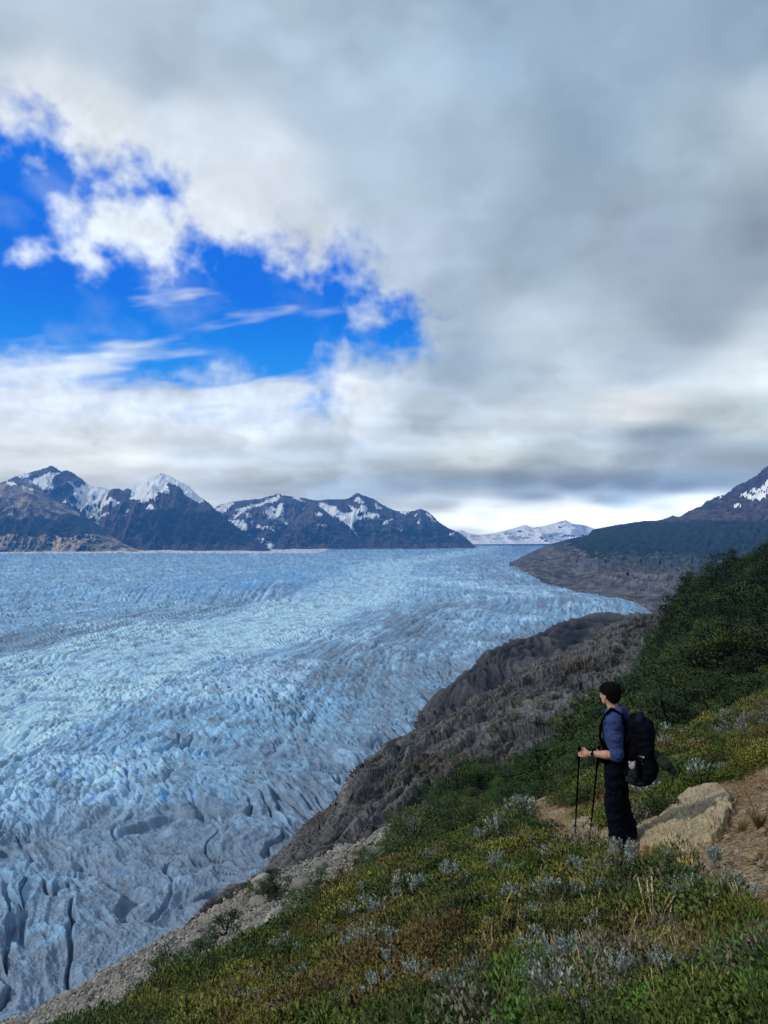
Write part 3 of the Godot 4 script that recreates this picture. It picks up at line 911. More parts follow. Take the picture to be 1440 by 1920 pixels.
# rounded, faceted stones of unit size
func stone_mesh(sd: int, flat: float, tint: Color) -> ArrayMesh:
	var n := noise(sd, 0.9, 3)
	var c := cells(sd + 7, 1.3, FastNoiseLite.RETURN_CELL_VALUE)
	var st := SurfaceTool.new()
	st.begin(Mesh.PRIMITIVE_TRIANGLES)
	var nu := 16
	var nv := 10
	var p := []
	for j in nv + 1:
		for i in nu:
			var th := PI * j / nv
			var ph := TAU * i / nu
			var v := Vector3(sin(th) * cos(ph), cos(th), sin(th) * sin(ph))
			var r := 0.5 * (1.0 + 0.38 * n.get_noise_3d(v.x, v.y, v.z) + 0.14 * c.get_noise_3d(v.x, v.y, v.z))
			# flattened faces
			for q in [Vector3(0.3, 0.9, 0.2), Vector3(-0.8, 0.4, 0.3), Vector3(0.7, 0.1, 0.7), Vector3(0.2, 0.3, -0.9)]:
				var a := v.dot(q.normalized().rotated(Vector3.UP, sd * 1.3))
				if a > 0.05: r = minf(r, 0.40 / a)
			p.append(Vector3(v.x, v.y * flat, v.z) * r)
	for j in nv:
		for i in nu:
			var a: int = j * nu + i
			var b: int = j * nu + (i + 1) % nu
			var g := 1.0 + 0.25 * n.get_noise_3d(p[a].x * 6.0, p[a].y * 6.0, p[a].z * 6.0)
			st.set_color(Color(tint.r * g, tint.g * g, tint.b * g))
			st.set_smooth_group(0 if (i + j) % 3 else -1)
			for k in [a, b, a + nu, b, b + nu, a + nu]:
				st.add_vertex(p[k])
	st.index()
	st.generate_normals()
	return st.commit()

func upright(p: Vector3, n: Vector3, turn: float, size: Vector3, follow := 0.6) -> Transform3D:
	var up := Vector3.UP.lerp(n, follow).normalized()
	var b := Basis(Quaternion(Vector3.UP, up)) * Basis(Vector3.UP, turn)
	return Transform3D(b * Basis.from_scale(size), p)

func build_stones():
	var tans := [Color(0.34, 0.25, 0.145), Color(0.38, 0.30, 0.20), Color(0.30, 0.245, 0.18), Color(0.25, 0.21, 0.17), Color(0.36, 0.29, 0.21)]
	var shapes := []
	for k in 5: shapes.append(stone_mesh(401 + k * 3, [0.62, 0.5, 0.72, 0.45, 0.58][k], tans[k]))
	# the great slab beside the hiker, a low flagstone before it and the one he stands on
	slab([[1196, 1590], [1216, 1560], [1238, 1535], [1262, 1508], [1286, 1489], [1312, 1479], [1342, 1476], [1366, 1490], [1372, 1508], [1368, 1530], [1358, 1556], [1340, 1578], [1312, 1590], [1284, 1590], [1250, 1590]], 0.11, Color(0.46, 0.375, 0.245), "boulder", "great smooth tan boulder lying beside the trail to the right of the hiker", 411)
	slab([[1100, 1592], [1112, 1574], [1136, 1566], [1165, 1570], [1192, 1560], [1222, 1542], [1238, 1540], [1222, 1562], [1206, 1580], [1180, 1592], [1140, 1600]], 0.06, Color(0.35, 0.285, 0.19), "flagstone", "flat tan rock under the hiker's boots, running up to the great boulder", 412)
	slab([[1071, 1550], [1082, 1541], [1102, 1537], [1122, 1540], [1126, 1552], [1110, 1558], [1084, 1558]], 0.07, Color(0.36, 0.30, 0.21), "flagstone", "low flat pale stone between the two trekking poles", 413)
	var k := 0
	for q in [[1045, 1470, 16], [1002, 1544, 20], [1092, 1532, 15], [1106, 1529, 17], [1203, 1530, 14], [1190, 1537, 12], [1180, 1534, 12], [1070, 1513, 10], [1221, 1508, 9], [1383, 1437, 18], [1415, 1614, 30], [1397, 1606, 17], [1428, 1625, 18], [1043, 1589, 14], [1253, 1604, 26], [1357, 1489, 16], [1345, 1490, 12], [1372, 1788, 30], [1418, 1806, 20], [1400, 1880, 18], [1437, 1856, 22], [1420, 1828, 14], [776, 1712, 24], [795, 1702, 20], [1385, 1640, 12], [1170, 1520, 9], [1230, 1520, 10], [1300, 1600, 12], [990, 1570, 12], [1020, 1500, 8], [1432, 1560, 16], [1410, 1650, 10], [1405, 1720, 18], [1428, 1745, 13]]:
		var p := on_slope(q[0], q[1])
		var s: float = q[2] / FOCAL * -p.z * 1.15
		var o := obj("stone", shapes[k % 5], M.stone, self, upright(p + Vector3(0, s * 0.12, 0), slope_normal(p.x, -p.z), k * 1.9, Vector3(s, s, s * 0.8)))
		tag(o, "pale tan stone lying loose on or beside the bare trail", "stone", "loose stones by the trail")
		k += 1
	var made := 0
	while made < 190:
		var p := on_trail()
		if bare(p.x, -p.z) < 0.05: continue
		var s := rng.randf_range(0.015, 0.05) * (1.0 + rng.randf() * rng.randf() * 1.6)
		var o := obj("pebble", shapes[made % 5], M.stone, self, upright(p + Vector3(0, s * 0.05, 0), Vector3.UP, rng.randf() * TAU, Vector3(s, s * rng.randf_range(0.7, 1.1), s * rng.randf_range(0.6, 1.0))))
		tag(o, "small tan pebble on the bare earth of the trail", "pebble", "pebbles on the trail")
		made += 1
	var mm := scatter_mesh(shapes[1], 5200)
	var i := 0
	var tries := 0
	while i < 5200 and tries < 60000:
		tries += 1
		var p := on_trail()
		if bare(p.x, -p.z) < 0.0 + rng.randf() * 0.1: continue
		var s := rng.randf_range(0.006, 0.022)
		mm.set_instance_transform(i, upright(p, Vector3.UP, rng.randf() * TAU, Vector3(s, s, s)))
		var g := rng.randf_range(0.5, 1.15)
		mm.set_instance_color(i, Color(g, g * rng.randf_range(0.85, 1.0), g * rng.randf_range(0.7, 1.0)))
		i += 1
	multi("gravel", mm, i, M.stone, "loose tan gravel on the trail")

func on_trail() -> Vector3:
	var line := trail if rng.randf() < 0.62 else trail2
	var i := rng.randi() % (line.size() - 1)
	var p := line[i].lerp(line[i + 1], rng.randf()) + Vector2(rng.randf_range(-0.85, 0.85), rng.randf_range(-0.85, 0.85))
	return slope_point(p.x, p.y)

# how to find a place on the slope by what stands near it
func place_words(p: Vector3) -> String:
	var q := pix(p)
	if q.y < 1500.0: return "on the bank right of the hiker" if q.x > 1190.0 else "where the trail drops away left of the hiker"
	if q.x > 1180.0: return "beside the trail below the great boulder" if q.y < 1730.0 else "in the lower right corner"
	if q.x > 930.0: return "just below the hiker" if q.y < 1730.0 else "at the bottom, below the hiker"
	if q.x > 640.0: return "in the middle of the green slope" if q.y < 1770.0 else "at the bottom, in the middle"
	return "on the lower left part of the slope"

func scatter_mesh(m: Mesh, n: int) -> MultiMesh:
	var mm := MultiMesh.new()
	mm.transform_format = MultiMesh.TRANSFORM_3D
	mm.use_colors = true
	mm.mesh = m
	mm.instance_count = n
	return mm

func multi(called: String, mm: MultiMesh, n: int, mat: Material, label: String):
	mm.visible_instance_count = n
	var o := MultiMeshInstance3D.new()
	o.name = numbered(called)
	o.multimesh = mm
	o.material_override = mat
	add_child(o, true)
	tag(o, label, "", "", "stuff")

# a low rock whose outline is given on the ground
func slab(outline: Array, thick: float, tint: Color, called: String, label: String, sd: int):
	var ring := PackedVector3Array()
	var c := Vector3.ZERO
	for q in outline: ring.append(on_slope(q[0], q[1]))
	for p in ring: c += p / ring.size()
	var flat := PackedVector2Array()
	for p in ring: flat.append(Vector2(p.x, -p.z))
	slabs.append(flat)
	var per := 8
	var n := noise(sd, 2.6, 4)
	var n2 := noise(sd + 1, 9.0, 4)
	var cr := cells(sd + 2, 2.2)
	var nu := ring.size() * per
	var nr := 26
	var pos := PackedVector3Array()
	var col := PackedColorArray()
	for j in nr:
		var r := 1.0 - float(j) / (nr - 1)
		for i in nu + 1:
			var a := (i / per) % ring.size()
			var sz := ring.size()
			var e := ring[a].cubic_interpolate(ring[(a + 1) % sz], ring[(a + sz - 1) % sz], ring[(a + 2) % sz], float(i % per) / per)
			var p := c.lerp(e, r)
			var h := thick * pow(maxf(1.0 - pow(r, 5.0), 0.0), 0.55)
			var w := n.get_noise_2d(p.x, p.z)
			var f := n2.get_noise_3d(p.x, p.y, p.z)
			p += (e - c).normalized() * (f * 0.05 + w * 0.05) * r
			p.y += h * (1.0 + 0.5 * w) + f * 0.035 * (1.0 - pow(r, 8)) + (-0.14 if j == 0 else 0.0)
			if absf(cr.get_noise_2d(p.x * 0.6 + p.z * 0.5, p.z * 1.6) + 1.0) < 0.07: p.y -= 0.014
			pos.append(p)
			var g := 1.0 + 0.35 * f + 0.25 * w
			col.append(Color(tint.r * g, tint.g * g * (1.0 - 0.08 * w), tint.b * g))
	var o := obj(called, array_mesh(pos, grid_normals(pos, nu + 1, nr), col, grid_index(nu + 1, nr)), M.stone)
	var mesh_up: ArrayMesh = o.mesh
	# the ring may run either way round; keep its faces outward
	var nn: PackedVector3Array = mesh_up.surface_get_arrays(0)[Mesh.ARRAY_NORMAL]
	var idx: PackedInt32Array = mesh_up.surface_get_arrays(0)[Mesh.ARRAY_INDEX]
	var t := (nr / 2) * (nu + 1) * 6
	var face := (pos[idx[t + 2]] - pos[idx[t]]).cross(pos[idx[t + 1]] - pos[idx[t]])
	if face.y < 0.0:
		o.mesh = array_mesh(pos, nn, col, grid_index(nu + 1, nr, PackedByteArray(), 1, true))
	tag(o, label, "rock")

# ---------------------------------------------------------------- plants
class Leaves:
	var v := PackedVector3Array()
	var n := PackedVector3Array()
	var c := PackedColorArray()
	var i := PackedInt32Array()
	# a pointed leaf: two triangles folded a little along its rib
	func leaf(p: Vector3, dir: Vector3, face: Vector3, length: float, width: float, color: Color):
		var side := dir.cross(face).normalized() * width * 0.5
		var up := side.cross(dir).normalized()
		if up.dot(face) < 0.0: up = -up
		var b := v.size()
		v.append(p)
		v.append(p + dir * length * 0.5 + side + up * width * 0.18)
		v.append(p + dir * length)
		v.append(p + dir * length * 0.5 - side + up * width * 0.18)
		var soft := (up + face * 0.6).normalized()
		for k in 4:
			n.append(soft)
			c.append(color)
		i.append_array([b, b + 2, b + 1, b, b + 3, b + 2])
	# a bent blade or stalk of three pieces
	func blade(p: Vector3, dir: Vector3, bend: Vector3, length: float, width: float, color: Color, tip := 0.1):
		var side := dir.cross(Vector3(0.31, 0.2, 0.93)).normalized() * width * 0.5
		var b := v.size()
		for k in 4:
			var t := k / 3.0
			var q := p + dir * length * t + bend * length * t * t
			var w := lerpf(1.0, tip, t)
			v.append(q + side * w)
			v.append(q - side * w)
			var f := side.cross(dir).normalized()
			n.append(f); n.append(f)
			c.append(color); c.append(color)
		for k in 3:
			var a := b + k * 2
			i.append_array([a, a + 1, a + 2, a + 1, a + 3, a + 2])

func leaf_mesh(l: Leaves) -> ArrayMesh:
	return array_mesh(l.v, l.n, l.c, l.i)

func clump(sd: int, count: int, radius: float, height: float, length: float, width: float) -> ArrayMesh:
	var r := RandomNumberGenerator.new()
	r.seed = sd
	var l := Leaves.new()
	for k in count:
		var a := r.randf() * TAU
		var q := sqrt(r.randf())
		var top := sqrt(maxf(1.0 - q * q, 0.0))
		var p := Vector3(cos(a) * q * radius, height * top * r.randf_range(0.45, 1.05), sin(a) * q * radius)
		var dir := (Vector3(cos(a) * q, 0.55 + 0.5 * top, sin(a) * q) + Vector3(r.randf_range(-0.8, 0.8), r.randf_range(-0.5, 0.5), r.randf_range(-0.8, 0.8))).normalized()
		var face := (Vector3(cos(a) * q * 0.7, 1.0, sin(a) * q * 0.7) + Vector3(r.randf_range(-0.6, 0.6), 0, r.randf_range(-0.6, 0.6))).normalized()
		var g := r.randf_range(0.5, 1.6)
		l.leaf(p, dir, face, length * r.randf_range(0.7, 1.4), width * r.randf_range(0.7, 1.3), Color(g, g, g * 0.95))
	return leaf_mesh(l)

# silvery plant: stems clothed in narrow upright leaves; unit height
func silver(sd: int, stems: int, spread: float, leaf_len: float, tint: Color) -> Array:
	var r := RandomNumberGenerator.new()
	r.seed = sd
	var l := Leaves.new()
	var st := Leaves.new()
	for k in stems:
		var a := r.randf() * TAU
		var q := sqrt(r.randf())
		var foot := Vector3(cos(a), 0, sin(a)) * q * spread * 0.45
		var tipd := (Vector3(cos(a) * q * spread, 1.0, sin(a) * q * spread) + Vector3(r.randf_range(-0.15, 0.15), 0, r.randf_range(-0.15, 0.15))).normalized()
		var h := r.randf_range(0.6, 1.0) * (1.0 - 0.25 * q)
		st.blade(foot, tipd, Vector3(cos(a), 0, sin(a)) * 0.08, h, 0.022, Color(0.14, 0.12, 0.10), 0.5)
		var whorls := 10
		for w in whorls:
			var t := lerpf(0.28, 1.0, float(w) / (whorls - 1))
			var p := foot + tipd * h * t
			for m in 4:
				var b := r.randf() * TAU
				var o := Vector3(cos(b), 0, sin(b))
				var dir := (tipd * lerpf(0.5, 1.4, t) + o * 0.8).normalized()
				var g := r.randf_range(0.7, 1.15) * lerpf(0.8, 1.05, r.randf())
				l.leaf(p, dir, (tipd * 0.6 - o * 0.4 + Vector3(0, 0.5, 0)).normalized(), leaf_len * r.randf_range(0.7, 1.2), leaf_len * 0.27, Color(tint.r * g, tint.g * g, tint.b * g))
	return [leaf_mesh(l), leaf_mesh(st)]

# grass stalks with drooping seed heads; unit height
func seed_grass(sd: int, stalks: int, blades: int, straw: Color, green: Color) -> Array:
	var r := RandomNumberGenerator.new()
	r.seed = sd
	var b := Leaves.new()
	var s := Leaves.new()
	for k in blades:
		var a := r.randf() * TAU
		var o := Vector3(cos(a), 0, sin(a))
		b.blade(o * 0.05 * r.randf(), (Vector3.UP + o * r.randf_range(0.1, 0.6)).normalized(), o * r.randf_range(0.0, 0.35), r.randf_range(0.3, 0.65), 0.014, green.lerp(straw, r.randf() * 0.5))
	for k in stalks:
		var a := r.randf() * TAU
		var o := Vector3(cos(a), 0, sin(a))
		var dir := (Vector3.UP + o * r.randf_range(0.05, 0.35)).normalized()
		var bend := o * r.randf_range(0.05, 0.25) + Vector3(0.06, 0, 0)
		var h := r.randf_range(0.65, 0.95)
		s.blade(o * 0.03, dir, bend, h, 0.012, straw * 0.8, 0.7)
		var tip := o * 0.03 + dir * h + bend * h
		var hd := (dir + bend * 2.0 + Vector3(0, -0.25, 0)).normalized()
		for m in 16:
			var t := m / 15.0
			var c := r.randf() * TAU
			var side := (hd.cross(Vector3(cos(c), sin(c), 0.3))).normalized()
			s.leaf(tip + hd * 0.24 * t, (hd + side * 0.40).normalized(), side, 0.070 * (1.1 - 0.6 * t), 0.026, straw * r.randf_range(0.75, 1.15))
	return [leaf_mesh(b), leaf_mesh(s)]

func plant_thing(called: String, parts: Array, names: Array, label: String, category: String, group: String, tf: Transform3D) -> Node3D:
	var t := thing(called, label, category, group, tf)
	for k in parts.size(): obj(names[k], parts[k], M.leaf, t)
	return t

func copy(o: Node3D, tf: Transform3D, label := "", group := "") -> Node3D:
	var c: Node3D = o.duplicate()
	var called := String(o.name).trim_suffix("_" + String(o.name).get_slice("_", String(o.name).get_slice_count("_") - 1)) if String(o.name)[-1].is_valid_int() else String(o.name)
	c.name = numbered(called)
	c.transform = tf
	add_child(c, true)
	if label: c.set_meta("label", label)
	if group: c.set_meta("group", group)
	return c

func carpet_tone(x: float, d: float, r: RandomNumberGenerator) -> Color:
	var a := patch.get_noise_2d(x * 1.6, d * 1.6) + r.randf_range(-0.16, 0.16)
	var b := patch.get_noise_2d(x * 1.1 + 80.0, d * 1.1) + r.randf_range(-0.12, 0.12)
	var c := Color(0.110, 0.125, 0.030)
	if a > 0.20: c = Color(0.054, 0.090, 0.030)
	elif a > 0.05: c = Color(0.084, 0.116, 0.026)
	elif a < -0.30: c = Color(0.172, 0.146, 0.045)
	elif a < -0.10: c = Color(0.158, 0.168, 0.036)
	if b > 0.40: c = Color(0.138, 0.101, 0.041)
	elif b < -0.36: c = Color(0.143, 0.131, 0.105)
	elif r.randf() < 0.12: c = Color(0.030, 0.045, 0.021)
	if x > d * 0.16 and d < 4.6 and a > -0.1 and r.randf() < 0.5: c = Color(0.069, 0.144, 0.030)
	return c * r.randf_range(0.65, 1.35)

func build_plants():
	var r := RandomNumberGenerator.new()
	r.seed = 77
	# ground cover: four kinds of leafy cushion
	var kinds := [clump(501, 420, 0.19, 0.15, 0.020, 0.013), clump(502, 300, 0.16, 0.13, 0.028, 0.016), clump(503, 520, 0.21, 0.12, 0.014, 0.010), clump(504, 200, 0.13, 0.20, 0.036, 0.009)]
	for k in 4:
		var want: int = [2900, 2500, 3000, 1500][k]
		var mm := scatter_mesh(kinds[k], want)
		var i := 0
		var tries := 0
		while i < want and tries < want * 3:
			tries += 1
			var d := 1.2 + 31.0 * pow(r.randf(), 1.55)
			var x := lerpf(-0.60 * d - 0.6, 0.60 * d + 0.8, r.randf())
			if d > slope_edge(x) + 2.5: continue
			if bare(x, d) > 0.03 - r.randf() * 0.05: continue
			if patch.get_noise_2d(x * 2.4 + 7.0, d * 2.4) > 0.30 and r.randf() < 0.8: continue
			var s := r.randf_range(0.4, 1.55) * (0.72 + d * 0.033)
			mm.set_instance_transform(i, upright(slope_point(x, d) - Vector3(0, 0.02, 0), slope_normal(x, d), r.randf() * TAU, Vector3(s, s * r.randf_range(0.6, 1.3), s)))
			mm.set_instance_color(i, carpet_tone(x, d, r))
			i += 1
		multi("ground_cover", mm, i, M.leaf, "low leafy green and rust cushion plants covering the hillside")
	# thin dry and green grass among it
	var gr := Leaves.new()
	for k in 26:
		var a := r.randf() * TAU
		var o := Vector3(cos(a), 0, sin(a))
		gr.blade(o * r.randf() * 0.05, (Vector3.UP + o * r.randf_range(0.1, 0.7)).normalized(), o * r.randf_range(0, 0.4), r.randf_range(0.08, 0.22), 0.004, Color(1, 1, 1) * r.randf_range(0.7, 1.2))
	var gm := scatter_mesh(leaf_mesh(gr), 1700)
	var gi := 0
	while gi < 1700:
		var d := 1.2 + 24.0 * pow(r.randf(), 1.7)
		var x := lerpf(-0.58 * d - 0.5, 0.58 * d + 0.6, r.randf())
		var near_grass := x > d * 0.30 and d < 4.2
		if d > slope_edge(x) + 2.0 or bare(x, d) > 0.1 or (not near_grass and patch.get_noise_2d(x * 2.0 + 30.0, d * 2.0) < 0.02): 
			if r.randf() < 0.995: continue
		var s := r.randf_range(0.7, 1.4)
		gm.set_instance_transform(gi, upright(slope_point(x, d), Vector3.UP, r.randf() * TAU, Vector3(s, s, s), 0.2))
		gm.set_instance_color(gi, (Color(0.085, 0.12, 0.03) if near_grass and r.randf() < 0.75 else Color(0.20, 0.17, 0.09)) * r.randf_range(0.7, 1.2))
		gi += 1
	multi("grass", gm, gi, M.leaf, "thin green and straw coloured grass among the cushion plants")
	# silver leaved plants
	var pale := Color(0.33, 0.39, 0.37)
	var protos := []
	for k in 5:
		var s := silver(521 + k, [26, 34, 16, 30, 20][k], [0.55, 0.85, 0.35, 1.05, 0.6][k], [0.16, 0.14, 0.18, 0.13, 0.2][k], [pale, pale * 1.08, pale * 0.9, Color(0.27, 0.31, 0.31), Color(0.32, 0.34, 0.29)][k])
		protos.append(s)
	var first := {}
	var spots := [[960, 1708, 30], [1027, 1694, 44], [999, 1740, 34], [1027, 1628, 24], [1080, 1655, 30], [1124, 1644, 34], [1172, 1624, 30], [1284, 1692, 40], [1366, 1694, 50], [1342, 1634, 34], [1302, 1694, 40], [1403, 1704, 40], [1057, 1846, 80], [1040, 1900, 76], [1084, 1694, 22], [1164, 1856, 56], [1252, 1840, 44], [1125, 1808, 36], [1144, 1898, 28], [1080, 1915, 66], [986, 1876, 56], [1200, 1836, 36], [1130, 1915, 34],
		[754, 1682, 40], [784, 1692, 30], [711, 1732, 32], [658, 1732, 24], [679, 1790, 46], [702, 1784, 30], [660, 1802, 28], [735, 1786, 26], [712, 1864, 36], [666, 1898, 34], [697, 1898, 36], [570, 1856, 28], [448, 1908, 24], [532, 1922, 28], [637, 1922, 32], [832, 1884, 42], [862, 1892, 32], [844, 1658, 26], [802, 1626, 20], [881, 1674, 20], [729, 1820, 22], [476, 1856, 24],
		[1255, 1390, 24], [1250, 1410, 22], [1288, 1386, 14], [1360, 1354, 16], [1302, 1413, 15], [1310, 1468, 40], [1214, 1496, 42], [1352, 1456, 15], [1325, 1371, 10], [1022, 1474, 30], [1040, 1468, 26], [980, 1538, 32], [818, 1556, 24], [900, 1552, 16], [871, 1564, 18], [937, 1568, 30], [902, 1584, 20], [956, 1586, 14], [971, 1540, 32], [842, 1656, 22], [806, 1624, 16], [860, 1656, 20], [930, 1640, 20], [900, 1720, 26], [560, 1800, 18], [620, 1770, 18], [780, 1850, 28], [900, 1850, 30], [930, 1900, 40], [1010, 1790, 40], [1000, 1600, 18], [1440, 1900, 40], [1230, 1715, 22]]
	for j in 22: spots.append([r.randf_range(985, 1110), r.randf_range(1800, 1930), r.randf_range(28, 46)])
	for j in 26: spots.append([r.randf_range(420, 900), r.randf_range(1640, 1920), r.randf_range(14, 24)])
	for j in 16: spots.append([r.randf_range(900, 1380), r.randf_range(1600, 1760), r.randf_range(16, 28)])
	var k := 0
	for q in spots:
		var sp := on_slope(q[0], q[1])
		if bare(sp.x, -sp.z) > 0.25: continue
		var p := on_slope(q[0], q[1])
		var s: float = q[2] / FOCAL * -p.z * (1.3 if q[2] < 34 else 0.95)
		var kind: int = [0, 1, 3, 4, 2][k % 5] if q[2] > 26 else [2, 0, 4][k % 3]
		var tf := upright(p + Vector3(0, 0.05, 0), slope_normal(p.x, -p.z), k * 2.4, Vector3(s, s, s), 0.35)
		var said: String = (["bushy", "wide", "slender", "spreading", "long leaved"][kind] if q[2] >= 26 else ["small bushy", "small wide", "small slender", "small spreading", "small long leaved"][kind]) + " silver grey shrub " + place_words(p)
		if first.has(kind): copy(first[kind], tf, said)
		else: first[kind] = plant_thing("silver_shrub", protos[kind], ["foliage", "stem"], said, "shrub", "silver shrubs on the slope", tf)
		k += 1
	var grey := silver(541, 60, 1.2, 0.10, Color(0.20, 0.215, 0.225))
	for q in [[1408, 1384, 64, "rounded blue grey shrub on the bank at the right edge, the larger of two"], [1436, 1362, 40, "smaller blue grey shrub at the right edge behind the larger rounded one"], [1152, 1668, 70, "dark grey withered shrub in the hollow below the hiker's boots"]]:
		var p := on_slope(q[0], q[1])
		var s: float = q[2] / FOCAL * -p.z
		plant_thing("grey_shrub", grey, ["foliage", "stem"], q[3], "shrub", "", upright(p - Vector3(0, s * 0.1, 0), Vector3.UP, k * 1.1, Vector3(s, s * 0.9, s)))
		k += 1
	# seed grasses
	var straw := Color(0.50, 0.38, 0.22)
	var grasses := []
	for j in 3: grasses.append(seed_grass(561 + j, [2, 3, 5][j], [5, 8, 16][j], straw, Color(0.08, 0.10, 0.03)))
	first = {}
	var tufts := []
	for j in 34: tufts.append([r.randf_range(900, 1400), r.randf_range(1720, 1925), r.randf_range(30, 50)])
	for j in 24: tufts.append([r.randf_range(640, 1250), r.randf_range(1600, 1760), r.randf_range(14, 26)])
	for q in tufts + [[1228, 1775, 76], [1246, 1800, 54], [1121, 1690, 36], [1174, 1690, 34], [1237, 1668, 30], [1250, 1690, 34], [1222, 1690, 30], [1149, 1762, 40], [1140, 1885, 46], [1230, 1912, 52], [1196, 1935, 50], [1305, 1900, 50], [1331, 1838, 48], [1316, 1940, 50], [1357, 1850, 44], [1102, 1830, 44], [1189, 1845, 48], [1258, 1745, 32], [1012, 1664, 26], [960, 1650, 20], [1365, 1890, 46], [1215, 1820, 62], [1170, 1800, 50], [1121, 1792, 46], [1099, 1880, 56], [960, 1800, 36], [930, 1830, 40], [1290, 1800, 46], [1380, 1930, 46], [1020, 1830, 46], [880, 1600, 14], [905, 1560, 16], [930, 1500, 18], [945, 1496, 18], [920, 1510, 18], [700, 1700, 14], [860, 1700, 20], [760, 1780, 22], [1060, 1750, 34], [985, 1770, 34], [1280, 1880, 50]]:
		var p := on_slope(q[0], q[1])
		var s: float = q[2] / FOCAL * -p.z * 1.4
		var kind: int = k % 3
		var tf := upright(p, Vector3.UP, k * 1.7, Vector3(s, s, s))
		var said: String = ["pair of straw coloured grass stalks with seed heads ", "three straw coloured grass stalks with seed heads ", "tuft of seeding straw coloured grass "][kind] + place_words(p)
		if first.has(kind): copy(first[kind], tf, said)
		else: first[kind] = plant_thing("grass_tuft", grasses[kind], ["blades", "seed_stalks"], said, "grass", "seeding grasses on the slope", tf)
		k += 1
	var tuft := seed_grass(571, 8, 90, Color(0.24, 0.17, 0.075), Color(0.105, 0.085, 0.03))
	for q in [[1424, 1556, 66, "large olive and straw grass tussock hanging over the bank right of the great boulder"], [944, 1502, 34, "yellowish grass tussock where the trail drops out of sight"], [1392, 1560, 40, "small dry grass tussock between the great boulder and the large tussock"]]:
		var p := on_slope(q[0], q[1])
		var s: float = q[2] / FOCAL * -p.z * 1.25
		plant_thing("grass_tussock", tuft, ["blades", "seed_stalks"], q[3], "grass", "", upright(p, Vector3.UP, k * 1.3, Vector3(s, s * 0.9, s)))
		k += 1
	build_flowers()
	build_branches()
	build_woods(r)

func build_flowers():
	var yellow := Color(0.75, 0.45, 0.02)
	var fl := Leaves.new()
	var stem := Leaves.new()
	var c := Vector3(0, 1.0, 0)
	for k in 11:
		var a := TAU * k / 11.0
		var o := Vector3(cos(a), 0.18, sin(a)).normalized()
		fl.leaf(c, o, Vector3.UP, 0.20, 0.085, yellow)
	for k in 9:
		var a := TAU * k / 9.0
		fl.leaf(c + Vector3(0, 0.015, 0), (Vector3(cos(a), 1.2, sin(a))).normalized(), Vector3(cos(a), 0.6, sin(a)), 0.06, 0.05, Color(0.55, 0.28, 0.01))
	stem.blade(Vector3.ZERO, Vector3.UP, Vector3(0.0, 0, 0.0), 1.0, 0.03, Color(0.08, 0.11, 0.03), 0.8)
	for k in 3:
		stem.leaf(Vector3(0, 0.2 + 0.2 * k, 0), Vector3(cos(k * 2.0), 0.7, sin(k * 2.0)).normalized(), Vector3.UP, 0.25, 0.06, Color(0.07, 0.10, 0.03))
	var proto: Node3D
	var k := 0
	for q in [[1105, 1618], [1101, 1622], [1113, 1612], [1274, 1621], [1283, 1622], [1294, 1622], [948, 1695], [960, 1685], [1006, 1712], [1119, 1588], [1024, 1668], [1016, 1860], [884, 1896], [896, 1885], [708, 1650], [1280, 1616], [692, 1640], [950, 1702]]:
		var p := on_slope(q[0], q[1] + 14)
		var tf := upright(p, Vector3(0, 0.6, 0.8), k * 2.1, Vector3.ONE * (16.0 / FOCAL * -p.z + 0.03), 0.4)
		var said := "yellow daisy flower " + place_words(p)
		if proto: copy(proto, tf, said)
		else: proto = plant_thing("flower", [leaf_mesh(fl), leaf_mesh(stem)], ["blossom", "stem"], said, "flower", "yellow flowers on the slope", tf)
		k += 1

func build_branches():
	var wood := plain(0.30, 0.29, 0.285)
	grain(wood, 81, 9.0, 0.45, 0.4)
	var r := RandomNumberGenerator.new()
	r.seed = 9
	for q in [[885, 1800, 44, 70, "bleached grey branch standing out of a yellow cushion, lower middle"], [622, 1816, 30, 10, "thin pale dead branch lying across the slope in the lower left"], [1198, 1640, 26, -40, "thin pale stick in front of the dark withered shrub"], [1207, 1765, 30, 60, "bent dry twig standing among the seed grasses"], [1296, 1334, 18, -65, "bleached stick leaning at the top of the bank, before the dark woods"], [1270, 1374, 16, -55, "short bleached stick on the bank beside the silver shrubs"], [915, 1812, 40, 15, "weathered grey log half sunk in the plants, lower middle"], [1300, 1850, 40, 5, "thin dry twig lying among the green leaves, lower right"], [1425, 1432, 16, -20, "small pale stick lying on the gravel by the right edge"]]:
		var p := on_slope(q[0], q[1])
		var l: float = q[2] / FOCAL * -p.z
		var a: float = deg_to_rad(q[3])
		var dir := Vector3(cos(a), sin(a), 0.1).normalized()
		var pts := []
		var rad := []
		for k in 7:
			var t := k / 6.0
			pts.append(p + dir * l * t + Vector3(r.randf_range(-0.06, 0.06), r.randf_range(-0.04, 0.06), r.randf_range(-0.05, 0.05)) * l + Vector3(0, 0.02, 0))
			rad.append(lerpf(0.045 if q[2] > 38 else 0.028, 0.012, t) * l + 0.004)
		var parts := [tube(pts, rad, 7)]
		for k in 3:
			var b: Vector3 = pts[2 + k]
			var dd := (dir + Vector3(r.randf_range(-0.8, 0.8), r.randf_range(0.0, 0.9), r.randf_range(-0.6, 0.6))).normalized()
			parts.append(tube([b, b + dd * l * 0.16, b + dd * l * 0.3 + Vector3(0, 0.02, 0)], [0.015 * l + 0.002, 0.010 * l + 0.002, 0.003], 5))
		tag(obj("dead_branch", joined(parts), wood), q[4], "branch")

